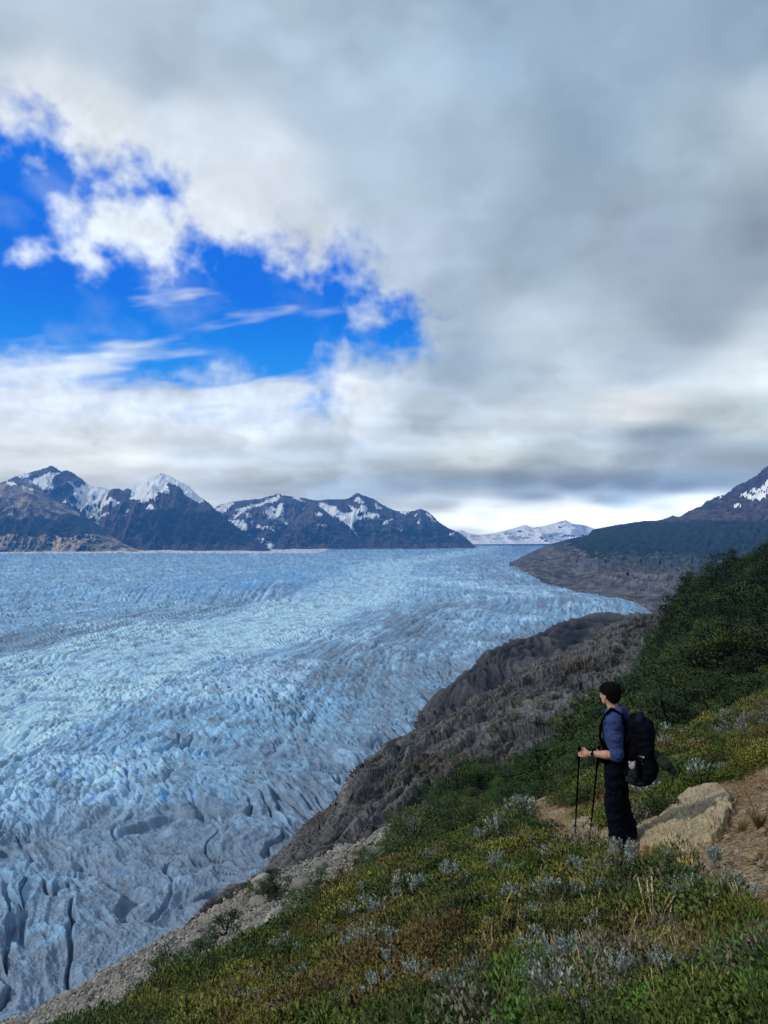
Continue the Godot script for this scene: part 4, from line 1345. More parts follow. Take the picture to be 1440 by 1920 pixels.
# tree or bush of unit height: trunk, limbs and sprays of leaves
func bush(sd: int, sprays: int, wide: float, trunk_h: float, tint: Color) -> Array:
	var r := RandomNumberGenerator.new()
	r.seed = sd
	var l := Leaves.new()
	var limbs := []
	var lean := Vector3(r.randf_range(-0.1, 0.1), 1, r.randf_range(-0.1, 0.1))
	limbs.append(tube([Vector3(0, -0.08, 0), lean * 0.35, lean * 0.8], [0.035, 0.026, 0.008], 6))
	var tufts := []
	for k in 26:
		var a := r.randf() * TAU
		var h := lerpf(trunk_h, 0.97, pow(r.randf(), 0.8))
		var rad := wide * sqrt(maxf(1.0 - pow((h - 0.42) / 0.62, 2.0), 0.03)) * r.randf_range(0.35, 1.0)
		tufts.append(Vector3(cos(a) * rad, h, sin(a) * rad) + lean * 0.0)
		if k < 12: limbs.append(tube([lean * h * 0.55, tufts[-1] * 0.6 + Vector3(0, h * 0.30, 0), tufts[-1]], [0.014, 0.009, 0.004], 5))
	for k in sprays:
		var t: Vector3 = tufts[k % tufts.size()]
		var o := Vector3(r.randfn(0, 0.5), r.randfn(0, 0.26), r.randfn(0, 0.5)) * 0.20
		var p := t + o
		var out := Vector3(p.x, 0.15, p.z).normalized()
		var dir := (out + Vector3(r.randf_range(-0.8, 0.8), r.randf_range(-0.25, 0.45), r.randf_range(-0.8, 0.8))).normalized()
		var g := r.randf_range(0.6, 1.4)
		l.leaf(p, dir, (Vector3.UP + out * 0.4 + Vector3(r.randf_range(-0.5, 0.5), 0, r.randf_range(-0.5, 0.5))).normalized(), r.randf_range(0.05, 0.10), r.randf_range(0.022, 0.045), Color(tint.r * g, tint.g * g, tint.b * g))
	return [leaf_mesh(l), joined(limbs)]

func build_woods(r: RandomNumberGenerator):
	var kinds := []
	for k in 6:
		kinds.append(bush(601 + k, [1500, 1300, 1600, 1200, 1500, 1400][k], [0.62, 0.5, 0.75, 0.42, 0.9, 0.66][k], 0.1, [Color(0.032, 0.062, 0.021), Color(0.022, 0.040, 0.018), Color(0.044, 0.080, 0.021), Color(0.019, 0.032, 0.018), Color(0.034, 0.064, 0.022), Color(0.058, 0.082, 0.025)][k]))
	var pos: PackedVector3Array = scree_field.pos
	var px := PackedVector2Array()
	for i in pos.size():
		var jrow: int = i / scree_field.nu
		px.append(pix(pos[i]) if jrow > 60 and jrow < 178 else Vector2(-9999, 0))
	var wood_area := PackedVector2Array([Vector2(770, 1620), Vector2(800, 1572), Vector2(835, 1520), Vector2(880, 1490), Vector2(960, 1468), Vector2(1050, 1432), Vector2(1110, 1400), Vector2(1165, 1350), Vector2(1215, 1290), Vector2(1225, 1210), Vector2(1235, 1160), Vector2(1260, 1126), Vector2(1300, 1106), Vector2(1350, 1078), Vector2(1440, 1035), Vector2(1900, 880), Vector2(1900, 1420), Vector2(1440, 1400), Vector2(1290, 1460), Vector2(1160, 1520), Vector2(1000, 1620), Vector2(860, 1700)])
	var inside := []
	for i in pos.size():
		if px[i].x > 760 and px[i].x < 1640 and Geometry2D.is_point_in_polygon(px[i], wood_area): inside.append(i)
	var firsts := {}
	var bark: StandardMaterial3D = M.bark
	var near := []
	var used := {}
	var tries := 0
	while near.size() < 1500 and tries < 60000:
		tries += 1
		var i: int = inside[r.randi() % inside.size()]
		var p := pos[i]
		var cellid := Vector2i(int(floor(p.x / 1.9)), int(floor(p.z / 1.9)))
		if used.has(cellid): continue
		if patch.get_noise_2d(p.x * 0.35, p.z * 0.35) < -0.22 and px[i].x > 1100: continue
		used[cellid] = true
		near.append([-p.z * (0.7 if px[i].x < 1460 else 3.0), i])
	near.sort_custom(func(a, b): return a[0] < b[0])
	var rest := []
	var n := 0
	for e in near:
		var i: int = e[1]
		var p := pos[i]
		var s := (r.randf_range(2.0, 3.6) + 2.2 * pow(r.randf(), 6.0)) * (0.62 if -p.z < 60 else 1.0) * (0.75 if px[i].x < 1100 else 1.0)
		var tf := upright(p - Vector3(0, 0.2, 0), Vector3.UP, r.randf() * TAU, Vector3(s, s * r.randf_range(0.75, 1.15), s))
		if n >= 285 or px[i].x > 1470:
			rest.append(tf)
			continue
		var q := px[i]
		var spot := "along the lower edge of the wood, left of the hiker" if q.x < 1110 else "in the wood behind the hiker" if q.y > 1270 and q.x < 1300 else "in the wood above the right bank" if q.y > 1230 else "on the skyline of the wood" if q.y < 1150 + (1300 - q.x) * 0.4 else "in the middle of the wood on the right"
		wood_thing(firsts, kinds, n % 6, tf, ["round green", "narrow dark", "broad bright green", "slim blackish", "spreading green", "pale yellowish green"][n % 6] + " low tree " + spot, "trees of the wood on the right", bark)
		n += 1
	for k in 2:
		var mm := scatter_mesh(kinds[k * 3][0], rest.size())
		var c := 0
		for q in rest.size():
			if q % 2 != k: continue
			mm.set_instance_transform(c, rest[q])
			mm.set_instance_color(c, Color(1, 1, 1) * r.randf_range(0.7, 1.25))
			c += 1
		multi("woodland", mm, c, M.leaf, "far part of the dense dark wood on the right")
	# bushes on the rubble
	var shapes_said := ["round", "narrow", "broad", "slim", "spreading", "pale leaved"]
	var firsts2 := {}
	var m := 0
	for q in [[589, 1684, 30], [619, 1694, 28], [562, 1712, 26], [502, 1684, 24], [521, 1684, 26], [480, 1690, 22], [529, 1758, 26], [424, 1772, 40], [420, 1838, 32], [398, 1838, 28], [390, 1800, 26], [679, 1634, 26], [772, 1604, 44], [748, 1600, 30], [450, 1818, 26], [671, 1650, 24], [720, 1638, 32], [649, 1682, 28], [700, 1650, 28], [315, 1846, 40], [296, 1850, 28], [247, 1904, 28], [277, 1886, 26], [334, 1896, 30], [364, 1862, 30], [375, 1800, 24], [349, 1826, 24], [600, 1720, 24], [640, 1706, 22], [556, 1730, 22], [690, 1660, 26], [480, 1790, 26], [500, 1778, 24], [735, 1628, 30], [660, 1672, 22]]:
		var best := -1
		var bd := 1e9
		var target := Vector2(q[0], q[1])
		for i in px.size():
			var dd := px[i].distance_squared_to(target)
			if dd < bd:
				bd = dd
				best = i
		var p := pos[best]
		var s: float = q[2] / FOCAL * -p.z * 1.7
		wood_thing(firsts2, kinds, m % 6, upright(p - Vector3(0, s * 0.1, 0), Vector3.UP, m * 1.3, Vector3(s, s, s)), shapes_said[m % 6] + " dark green bush on the grey rubble, " + ("near the bottom left corner" if q[0] < 340 else "left of the green slope" if q[0] < 460 else "below the rock face tip" if q[0] < 570 else "above the green slope" if q[0] < 690 else "where the rubble meets the wood"), "bushes on the rubble", bark)
		m += 1
	# bushes in the clefts of the tilted rock face
	var spx := PackedVector2Array()
	for i in slab_field.pos.size():
		spx.append(pix(slab_field.pos[i]) if i / slab_field.nu < 132 else Vector2(-9999, 0))
	m = 0
	for q in [[784, 1490, 18], [934, 1372, 16], [925, 1408, 20], [797, 1440, 14], [995, 1282, 12], [1062, 1222, 12], [623, 1600, 14], [632, 1594, 10], [1182, 1192, 14], [1134, 1198, 10], [968, 1350, 14], [880, 1450, 22], [860, 1462, 18], [905, 1430, 16], [700, 1560, 14], [740, 1520, 12], [1020, 1330, 14], [1090, 1290, 16], [1120, 1262, 14], [1148, 1240, 16], [1160, 1225, 14], [1080, 1330, 18], [846, 1400, 10], [1010, 1360, 16], [770, 1462, 12], [1172, 1210, 12]]:
		var bi := 0
		var bdist := 1e9
		for i in spx.size():
			var dd := spx[i].distance_squared_to(Vector2(q[0], q[1]))
			if dd < bdist:
				bdist = dd
				bi = i
		var p: Vector3 = slab_field.pos[bi]
		var s: float = q[2] / FOCAL * -p.z
		wood_thing(firsts2, kinds, 1 + (m % 3), upright(p - Vector3(0, s * 0.15, 0), Vector3.UP, m * 1.9, Vector3(s * 1.5, s, s * 1.5)), shapes_said[1 + (m % 3)] + " dark bush on the tilted grey rock face, " + ("low down on its left" if q[0] < 760 else "in its lower middle" if q[0] < 900 else "in its upper middle" if q[0] < 1030 else "high up beside the wood"), "bushes on the rock face", bark)
		m += 1
	# loose blocks on the rubble
	var shapes := []
	for k in 4: shapes.append(stone_mesh(431 + k * 5, [0.7, 0.55, 0.8, 0.6][k], [Color(0.36, 0.345, 0.315), Color(0.25, 0.24, 0.225), Color(0.44, 0.42, 0.385), Color(0.31, 0.28, 0.25)][k]))
	var area := []
	for i in pos.size():
		if px[i].x > -60 and px[i].x < 800 and px[i].y > 1560 and px[i].y < 1960: area.append(i)
	for k in 240:
		var i: int = area[r.randi() % area.size()]
		var s := r.randf_range(0.20, 0.5) * (1.0 + pow(r.randf(), 4.0) * 2.6)
		var o := obj("rock", shapes[k % 4], M.stone, self, upright(pos[i] + Vector3(0, s * 0.1, 0), Vector3.UP, r.randf() * TAU, Vector3(s, s * r.randf_range(0.7, 1.1), s * r.randf_range(0.6, 1.0))))
		var qx := px[i]
		tag(o, (["pale", "dark grey", "whitish", "brownish"][k % 4]) + (" big" if s > 0.45 else "") + " angular rock on the rubble, " + ("near the bottom left corner" if qx.x < 250 else "left of the green slope" if qx.x < 480 else "below the rock face" if qx.x < 640 else "at the upper end of the rubble"), "rock", "rocks on the rubble slope")
	for k in 2:
		var mm := scatter_mesh(shapes[k * 2], 6500)
		for q in 6500:
			var i: int = area[r.randi() % area.size()]
			var s := r.randf_range(0.07, 0.26)
			mm.set_instance_transform(q, upright(pos[i] + Vector3(r.randf_range(-0.4, 0.4), s * 0.1, r.randf_range(-0.4, 0.4)), Vector3.UP, r.randf() * TAU, Vector3(s, s * r.randf_range(0.6, 1.1), s)))
			mm.set_instance_color(q, Color(1, 1, 1) * r.randf_range(0.55, 1.25))
		multi("rubble", mm, 6500, M.stone, "loose grey broken stone covering the rubble slope")

func wood_thing(firsts: Dictionary, kinds: Array, k: int, tf: Transform3D, label: String, group: String, bark: Material):
	if firsts.has(k):
		copy(firsts[k], tf, label, group)
		return
	var t := thing("tree" if group.begins_with("trees") else "bush", label, "tree" if group.begins_with("trees") else "bush", group, tf)
	obj("crown", kinds[k][0], M.leaf, t)
	obj("trunk", kinds[k][1], bark, t)
	firsts[k] = t

# ---------------------------------------------------------------- the hiker
# A solid from rounded bones joined smoothly, meshed as surface nets. bone: [from, to, radius, radius]; box: [centre, half size, rounding, basis]
func solid(bones: Array, k: float, cell: float, cuts := [], boxes := [], ripple := 0.0, ripple_freq := 12.0, sd := 300) -> Array:
	var lo := Vector3.ONE * 1e9
	var hi := -lo
	for b in bones:
		var r := maxf(b[2], b[3])
		lo = lo.min(b[0] - Vector3.ONE * r).min(b[1] - Vector3.ONE * r)
		hi = hi.max(b[0] + Vector3.ONE * r).max(b[1] + Vector3.ONE * r)
	for b in boxes:
		var ext: Vector3 = Vector3.ONE * (b[1].length() + b[2])
		lo = lo.min(b[0] - ext)
		hi = hi.max(b[0] + ext)
	lo -= Vector3.ONE * (k + cell * 3.0)
	hi += Vector3.ONE * (k + cell * 3.0)
	var nx := int((hi.x - lo.x) / cell) + 1
	var ny := int((hi.y - lo.y) / cell) + 1
	var nz := int((hi.z - lo.z) / cell) + 1
	var f := PackedFloat32Array()
	f.resize(nx * ny * nz)
	f.fill(1.0)
	for b in bones:
		var p0: Vector3 = b[0]
		var p1: Vector3 = b[1]
		var r0: float = b[2]
		var r1: float = b[3]
		var reach := maxf(r0, r1) + k + cell * 2.5
		var q0 := ((p0.min(p1) - Vector3.ONE * reach - lo) / cell).floor()
		var q1 := ((p0.max(p1) + Vector3.ONE * reach - lo) / cell).ceil()
		var ax := p1 - p0
		var len2 := maxf(ax.length_squared(), 1e-9)
		for z in range(maxi(0, int(q0.z)), mini(nz, int(q1.z) + 1)):
			for y in range(maxi(0, int(q0.y)), mini(ny, int(q1.y) + 1)):
				for x in range(maxi(0, int(q0.x)), mini(nx, int(q1.x) + 1)):
					var v := lo + Vector3(x, y, z) * cell - p0
					var t := clampf(v.dot(ax) / len2, 0.0, 1.0)
					var d := (v - ax * t).length() - lerpf(r0, r1, t)
					var o := (z * ny + y) * nx + x
					var c := f[o]
					var h := maxf(k - absf(c - d), 0.0) / k
					f[o] = minf(c, d) - h * h * k * 0.25
	for b in boxes:
		var inv: Basis = b[3].inverse()
		var half: Vector3 = b[1]
		var rr: float = b[2]
		var ctr: Vector3 = b[0]
		for z in nz:
			for y in ny:
				for x in nx:
					var q: Vector3 = (inv * (lo + Vector3(x, y, z) * cell - ctr)).abs() - half
					var d := q.max(Vector3.ZERO).length() + minf(maxf(q.x, maxf(q.y, q.z)), 0.0) - rr
					if d > k + 0.1: continue
					var o := (z * ny + y) * nx + x
					var c := f[o]
					var h := maxf(k - absf(c - d), 0.0) / k
					f[o] = minf(c, d) - h * h * k * 0.25
	if ripple > 0.0 or cuts.size() > 0:
		var rn := noise(sd, ripple_freq, 3)
		for z in nz:
			for y in ny:
				for x in nx:
					var o := (z * ny + y) * nx + x
					if f[o] > 0.06: continue
					var p := lo + Vector3(x, y, z) * cell
					if ripple > 0.0: f[o] += rn.get_noise_3d(p.x, p.y * 1.6, p.z) * ripple
					for cut in cuts:
						f[o] = maxf(f[o], (p - cut[0]).dot(cut[1]))
	# nets
	var ids := PackedInt32Array()
	ids.resize(nx * ny * nz)
	ids.fill(-1)
	var vs := PackedVector3Array()
	var ns := PackedVector3Array()
	var idx := PackedInt32Array()
	var off := [0, 1, nx, nx + 1, nx * ny, nx * ny + 1, nx * ny + nx, nx * ny + nx + 1]
	for z in nz - 1:
		for y in ny - 1:
			for x in nx - 1:
				var o := (z * ny + y) * nx + x
				if absf(f[o]) > cell * 2.5: continue
				var neg := 0
				for c in 8:
					if f[o + off[c]] < 0.0: neg += 1
				if neg == 0 or neg == 8: continue
				var sum := Vector3.ZERO
				var cnt := 0
				for e in [[0, 1], [2, 3], [4, 5], [6, 7], [0, 2], [1, 3], [4, 6], [5, 7], [0, 4], [1, 5], [2, 6], [3, 7]]:
					var a: float = f[o + off[e[0]]]
					var b: float = f[o + off[e[1]]]
					if (a < 0.0) != (b < 0.0):
						var t := a / (a - b)
						var pa := Vector3(e[0] & 1, (e[0] >> 1) & 1, e[0] >> 2)
						var pb := Vector3(e[1] & 1, (e[1] >> 1) & 1, e[1] >> 2)
						sum += pa.lerp(pb, t)
						cnt += 1
				ids[o] = vs.size()
				vs.append(lo + (Vector3(x, y, z) + sum / cnt) * cell)
				var g := Vector3(f[o + 1] + f[o + nx + 1] - f[o] - f[o + nx], f[o + nx] + f[o + nx + 1] - f[o] - f[o + 1], f[o + nx * ny] + f[o + nx * ny + 1] - f[o] - f[o + 1])
				ns.append(g.normalized())
	var steps := [1, nx, nx * ny]
	for z in range(1, nz - 1):
		for y in range(1, ny - 1):
			for x in range(1, nx - 1):
				var o := (z * ny + y) * nx + x
				if absf(f[o]) > cell * 2.5: continue
				for axis in 3:
					var s: int = steps[axis]
					var a := f[o] < 0.0
					if a == (f[o + s] < 0.0): continue
					var s1: int = steps[(axis + 1) % 3]
					var s2: int = steps[(axis + 2) % 3]
					var i0 := ids[o - s1 - s2]
					var i1 := ids[o - s2]
					var i2 := ids[o]
					var i3 := ids[o - s1]
					if i0 < 0 or i1 < 0 or i2 < 0 or i3 < 0: continue
					if a: idx.append_array([i0, i2, i1, i0, i3, i2])
					else: idx.append_array([i0, i1, i2, i0, i2, i3])
	return [vs, ns, idx]

func joined(parts: Array) -> ArrayMesh:
	var vs := PackedVector3Array()
	var ns := PackedVector3Array()
	var idx := PackedInt32Array()
	for p in parts:
		var base := vs.size()
		vs.append_array(p[0])
		ns.append_array(p[1])
		for i in p[2]: idx.append(i + base)
	return array_mesh(vs, ns, PackedColorArray(), idx)

# round section swept along points, one radius a point
func tube(pts: Array, radii: Array, sides := 10, caps := true) -> Array:
	var vs := PackedVector3Array()
	var ns := PackedVector3Array()
	var idx := PackedInt32Array()
	var n := pts.size()
	var side := Vector3.ZERO
	for i in n:
		var t: Vector3 = (pts[mini(i + 1, n - 1)] - pts[maxi(i - 1, 0)]).normalized()
		if side == Vector3.ZERO or absf(side.dot(t)) > 0.95:
			side = t.cross(Vector3.UP if absf(t.y) < 0.9 else Vector3.RIGHT).normalized()
		side = (side - t * side.dot(t)).normalized()
		var up := t.cross(side)
		for s in sides:
			var a := TAU * s / sides
			var d := side * cos(a) + up * sin(a)
			vs.append(pts[i] + d * radii[i])
			ns.append(d)
	for i in n - 1:
		for s in sides:
			var a := i * sides + s
			var b := i * sides + (s + 1) % sides
			idx.append_array([a, b, a + sides, b, b + sides, a + sides])
	if caps:
		for e in [0, n - 1]:
			var c := vs.size()
			vs.append(pts[e])
			var t: Vector3 = (pts[1] - pts[0] if e == 0 else pts[n - 1] - pts[n - 2]).normalized() * (-1.0 if e == 0 else 1.0)
			ns.append(t)
			for s in sides:
				var a: int = e * sides + s
				var b: int = e * sides + (s + 1) % sides
				if e == 0: idx.append_array([c, b, a])
				else: idx.append_array([c, a, b])
	return [vs, ns, idx]

# flat strap of some width and thickness through points; out: which way its face looks
func strap(pts: Array, out: Array, width: float, thick: float) -> Array:
	var vs := PackedVector3Array()
	var ns := PackedVector3Array()
	var idx := PackedInt32Array()
	var n := pts.size()
	for i in n:
		var t: Vector3 = (pts[mini(i + 1, n - 1)] - pts[maxi(i - 1, 0)]).normalized()
		var o: Vector3 = out[i].normalized()
		var w := t.cross(o).normalized()
		for c in [[-1, 1], [1, 1], [1, -1], [-1, -1]]:
			vs.append(pts[i] + w * (c[0] * width * 0.5) + o * (c[1] * thick * 0.5))
			ns.append((w * c[0] * 0.6 + o * c[1]).normalized())
	for i in n - 1:
		for s in 4:
			var a := i * 4 + s
			var b := i * 4 + (s + 1) % 4
			idx.append_array([a, b, a + 4, b, b + 4, a + 4])
	idx.append_array([0, 2, 1, 0, 3, 2])
	var e := (n - 1) * 4
	idx.append_array([e, e + 1, e + 2, e, e + 2, e + 3])
	return [vs, ns, idx]

func hand_bones(wrist: Vector3, palm_dir: Vector3, across: Vector3, grip: Vector3) -> Array:
	# a fist closed round an upright pole: palm, four bent fingers, thumb
	var out := []
	var knuckle := wrist + palm_dir * 0.085
	out.append([wrist, wrist + palm_dir * 0.03, 0.027, 0.030])
	for i in 4:
		var dy := 0.030 - i * 0.021
		out.append([wrist + palm_dir * 0.02 + Vector3(0, dy * 0.6, 0), knuckle + Vector3(0, dy, 0), 0.020, 0.015])
	var lens := [0.95, 1.05, 1.0, 0.82]
	for i in 4:
		var dy := 0.033 - i * 0.0215
		var l: float = lens[i]
		var a := knuckle + Vector3(0, dy, 0) + across * 0.004
		var b := a + (palm_dir * 0.75 - across * 0.55).normalized() * 0.036 * l
		var c := b + (-palm_dir * 0.35 - across * 0.95).normalized() * 0.026 * l
		var e := c + (-palm_dir * 0.95 - across * 0.05).normalized() * 0.022 * l
		out.append([a, b, 0.0108, 0.0098])
		out.append([b, c, 0.0098, 0.0090])
		out.append([c, e, 0.0090, 0.0078])
	var t0 := wrist + palm_dir * 0.028 + Vector3(0, 0.020, 0) - across * 0.012
	var t1 := t0 + (palm_dir * 0.65 + Vector3(0, 0.55, 0) - across * 0.45).normalized() * 0.040
	var t2 := t1 + (palm_dir * 0.85 + Vector3(0, 0.10, 0) + across * 0.15).normalized() * 0.032
	out.append([t0, t1, 0.015, 0.0115])
	out.append([t1, t2, 0.0115, 0.009])
	return out

func cloth(r: float, g: float, b: float, rim := 0.3) -> StandardMaterial3D:
	var m := plain(r, g, b, 1.0, 0.08)
	grain(m, 71, 6.0, 0.62, 0.25)
	m.rim_enabled = rim > 0.25
	m.rim = 0.15
	m.rim_tint = 0.8
	return m

func build_hiker():
	var feet := on_slope(1156, 1592)
	var fwd := Vector3(-0.93, 0, -0.37).normalized()
	var left := Vector3.UP.cross(fwd)
	var base := Transform3D(Basis(left, Vector3.UP, fwd) * Basis.from_scale(Vector3.ONE * 0.94), feet + Vector3(0, 0.0, 0))
	var skin := plain(0.42, 0.235, 0.165, 0.6, 0.4)
	skin.subsurf_scatter_enabled = true
	skin.subsurf_scatter_strength = 0.25
	var navy := cloth(0.046, 0.072, 0.205)
	var dark := cloth(0.0055, 0.0075, 0.015, 0.0)
	var black := cloth(0.006, 0.006, 0.008, 0.0)
	var person := thing("person", "hiker in blue pullover and dark trousers standing with two poles, looking over the glacier", "person", "", base)
	# joints: x to the left (towards the camera), y up, z forward
	var sh_l := Vector3(0.185, 1.43, 0.00)
	var el_l := Vector3(0.225, 1.075, -0.035)
	var wr_l := Vector3(0.205, 1.055, 0.26)
	var sh_r := Vector3(-0.185, 1.43, 0.00)
	var el_r := Vector3(-0.245, 1.10, -0.09)
	var wr_r := Vector3(-0.215, 0.965, 0.10)
	var grip_l := Vector3(0.185, 1.06, 0.37)
	var grip_r := Vector3(-0.195, 0.965, 0.205)
	var palm_l := Vector3(0.0, -0.02, 1.0).normalized()
	var palm_r := Vector3(0.0, 0.05, 1.0).normalized()
	var turn := Transform3D(Basis(Vector3.UP, -0.70), Vector3(0, 0, 0.05))
	var hb := []
	for b in [[Vector3(0, 1.712, -0.025), Vector3(0, 1.705, 0.03), 0.090, 0.086], [Vector3(0, 1.655, -0.02), Vector3(0, 1.66, 0.035), 0.072, 0.072],
		[Vector3(0, 1.63, 0.05), Vector3(0, 1.60, 0.068), 0.048, 0.036], [Vector3(0, 1.588, 0.085), Vector3(0, 1.586, 0.088), 0.022, 0.020], [Vector3(0.045, 1.62, 0.02), Vector3(0.02, 1.59, 0.07), 0.026, 0.02], [Vector3(-0.045, 1.62, 0.02), Vector3(-0.02, 1.59, 0.07), 0.026, 0.02],
		[Vector3(0, 1.680, 0.105), Vector3(0, 1.648, 0.126), 0.009, 0.013], [Vector3(0.012, 1.643, 0.112), Vector3(-0.012, 1.643, 0.112), 0.009, 0.009], [Vector3(0.03, 1.695, 0.098), Vector3(-0.03, 1.695, 0.098), 0.012, 0.012],
		[Vector3(0.014, 1.614, 0.104), Vector3(-0.014, 1.614, 0.104), 0.008, 0.008], [Vector3(0.012, 1.603, 0.102), Vector3(-0.012, 1.603, 0.102), 0.007, 0.007],
		[Vector3(0.078, 1.685, -0.012), Vector3(0.078, 1.642, 0.000), 0.014, 0.009], [Vector3(-0.078, 1.685, -0.012), Vector3(-0.078, 1.642, 0.000), 0.014, 0.009], [Vector3(0.045, 1.65, 0.075), Vector3(0.035, 1.645, 0.085), 0.022, 0.018], [Vector3(-0.045, 1.65, 0.075), Vector3(-0.035, 1.645, 0.085), 0.022, 0.018]]:
		hb.append([turn * b[0], turn * b[1], b[2], b[3]])
	hb.append([Vector3(0, 1.46, 0.0), turn * Vector3(0, 1.63, -0.005), 0.062, 0.056])
	var head := solid(hb, 0.022, 0.0045)
	var coarse := solid([[Vector3(0, 0.98, 0), Vector3(0, 1.12, 0.0), 0.105, 0.10], [Vector3(0, 1.12, 0), Vector3(0, 1.33, 0.0), 0.10, 0.10], [sh_l, sh_r, 0.045, 0.045], [Vector3(0, 1.33, 0), Vector3(0, 1.52, 0.02), 0.085, 0.05],
		[sh_l, el_l, 0.042, 0.038], [el_l, wr_l, 0.040, 0.027], [sh_r, el_r, 0.050, 0.040], [el_r, wr_r, 0.040, 0.027],
		[Vector3(0.095, 0.95, 0), Vector3(0.10, 0.51, 0.02), 0.085, 0.055], [Vector3(0.10, 0.51, 0.02), Vector3(0.11, 0.09, -0.03), 0.055, 0.040], [Vector3(-0.095, 0.95, 0), Vector3(-0.10, 0.51, -0.01), 0.085, 0.055], [Vector3(-0.10, 0.51, -0.01), Vector3(-0.11, 0.09, -0.11), 0.055, 0.040]], 0.05, 0.014)
	var fore := solid([[el_l, el_l.lerp(wr_l, 0.4), 0.045, 0.043], [el_l.lerp(wr_l, 0.4), wr_l, 0.043, 0.028]], 0.02, 0.006)
	var hl := solid(hand_bones(wr_l, palm_l, Vector3(1, 0, 0), grip_l), 0.008, 0.0035)
	var hr := solid(hand_bones(wr_r, palm_r, Vector3(-1, 0, 0), grip_r), 0.008, 0.0035)
	obj("body", joined([coarse, head, fore, hl, hr]), skin, person)
	# hair
	var hair_b := []
	for b in [[Vector3(0, 1.724, -0.028), Vector3(0, 1.724, 0.034), 0.101, 0.093], [Vector3(0, 1.665, -0.040), Vector3(0, 1.68, -0.02), 0.083, 0.085]]:
		hair_b.append([turn * b[0], turn * b[1], b[2], b[3]])
	var hair := solid(hair_b, 0.02, 0.005, [[turn * Vector3(0, 1.700, 0.062), turn.basis * Vector3(0, -0.80, 0.60)], [turn * Vector3(0, 1.612, 0.0), turn.basis * Vector3(0, -0.85, 0.5)]], [], 0.006, 45.0, 310)
	var hairm := plain(0.004, 0.0038, 0.004, 0.85, 0.12)
	obj("hair", joined([hair]), hairm, person)
	for s in [-1.0, 1.0]:
		var eye := obj("eye", joined([solid([[turn * Vector3(0.031 * s, 1.672, 0.088), turn * Vector3(0.031 * s, 1.672, 0.0885), 0.0115, 0.0115]], 0.004, 0.004)]), plain(0.03, 0.02, 0.015, 0.3, 0.5), person)
		eye.set_meta("label", "dark eye")
	# pullover with its sleeves pushed up to the elbows
	var shirt := solid([[Vector3(0.03, 0.97, 0.005), Vector3(0.03, 1.15, 0.01), 0.125, 0.125], [Vector3(-0.03, 0.97, 0.005), Vector3(-0.03, 1.15, 0.01), 0.125, 0.125], [Vector3(0.05, 1.15, 0.01), Vector3(0.06, 1.33, 0.012), 0.125, 0.118], [Vector3(-0.05, 1.15, 0.01), Vector3(-0.06, 1.33, 0.012), 0.125, 0.118],
		[sh_l, sh_r, 0.074, 0.074], [Vector3(0.09, 1.455, 0.0), Vector3(0.0, 1.50, 0.02), 0.055, 0.075], [Vector3(-0.09, 1.455, 0.0), Vector3(0.0, 1.50, 0.02), 0.055, 0.075],
		[sh_l, sh_l.lerp(el_l, 0.5), 0.076, 0.072], [sh_l.lerp(el_l, 0.5), el_l, 0.070, 0.062], [el_l, el_l.lerp(wr_l, 0.10), 0.060, 0.056], [sh_r, el_r, 0.074, 0.058], [el_r, el_r.lerp(wr_r, 0.2), 0.058, 0.052]], 0.05, 0.010, [[Vector3(0, 0.91, 0), Vector3(0, -1, 0)], [Vector3(0, 1.545, 0.02), Vector3(0, 0.93, 0.36)]], [], 0.016, 7.0, 320)
	obj("pullover", joined([shirt]), navy, person)
	var hood := solid([[Vector3(0.075, 1.52, 0.045), Vector3(0.07, 1.525, -0.06), 0.026, 0.034], [Vector3(0.07, 1.525, -0.06), Vector3(-0.07, 1.525, -0.06), 0.036, 0.036], [Vector3(-0.075, 1.52, 0.045), Vector3(-0.07, 1.525, -0.06), 0.026, 0.034], [Vector3(0.0, 1.505, -0.085), Vector3(0, 1.43, -0.12), 0.055, 0.03]], 0.03, 0.008, [], [], 0.008, 14.0, 325)
	obj("hood", joined([hood]), navy, person)
	# trousers
	var tr := solid([[Vector3(0.05, 0.96, 0.0), Vector3(-0.05, 0.96, 0.0), 0.128, 0.128], [Vector3(0.088, 0.93, 0.0), Vector3(0.10, 0.52, 0.02), 0.112, 0.092], [Vector3(0.10, 0.52, 0.02), Vector3(0.11, 0.11, -0.035), 0.092, 0.090], [Vector3(-0.088, 0.93, -0.01), Vector3(-0.10, 0.52, -0.03), 0.112, 0.094], [Vector3(-0.10, 0.52, -0.03), Vector3(-0.11, 0.11, -0.13), 0.094, 0.094]], 0.035, 0.011, [[Vector3(0, 0.07, 0), Vector3(0, -1, 0)]], [], 0.030, 6.0, 330)
	var trousers := obj("trousers", joined([tr]), dark, person)
	var mark := plain(0.45, 0.46, 0.48)
	obj("printed_mark", joined([strap([Vector3(0.199, 0.672, 0.075), Vector3(0.203, 0.668, 0.055)], [Vector3(1, 0, 0.2), Vector3(1, 0, 0.1)], 0.012, 0.004), strap([Vector3(0.204, 0.666, 0.048), Vector3(0.206, 0.661, 0.0)], [Vector3(1, 0, 0.1), Vector3(1, 0, 0.0)], 0.006, 0.004)]), mark, trousers)
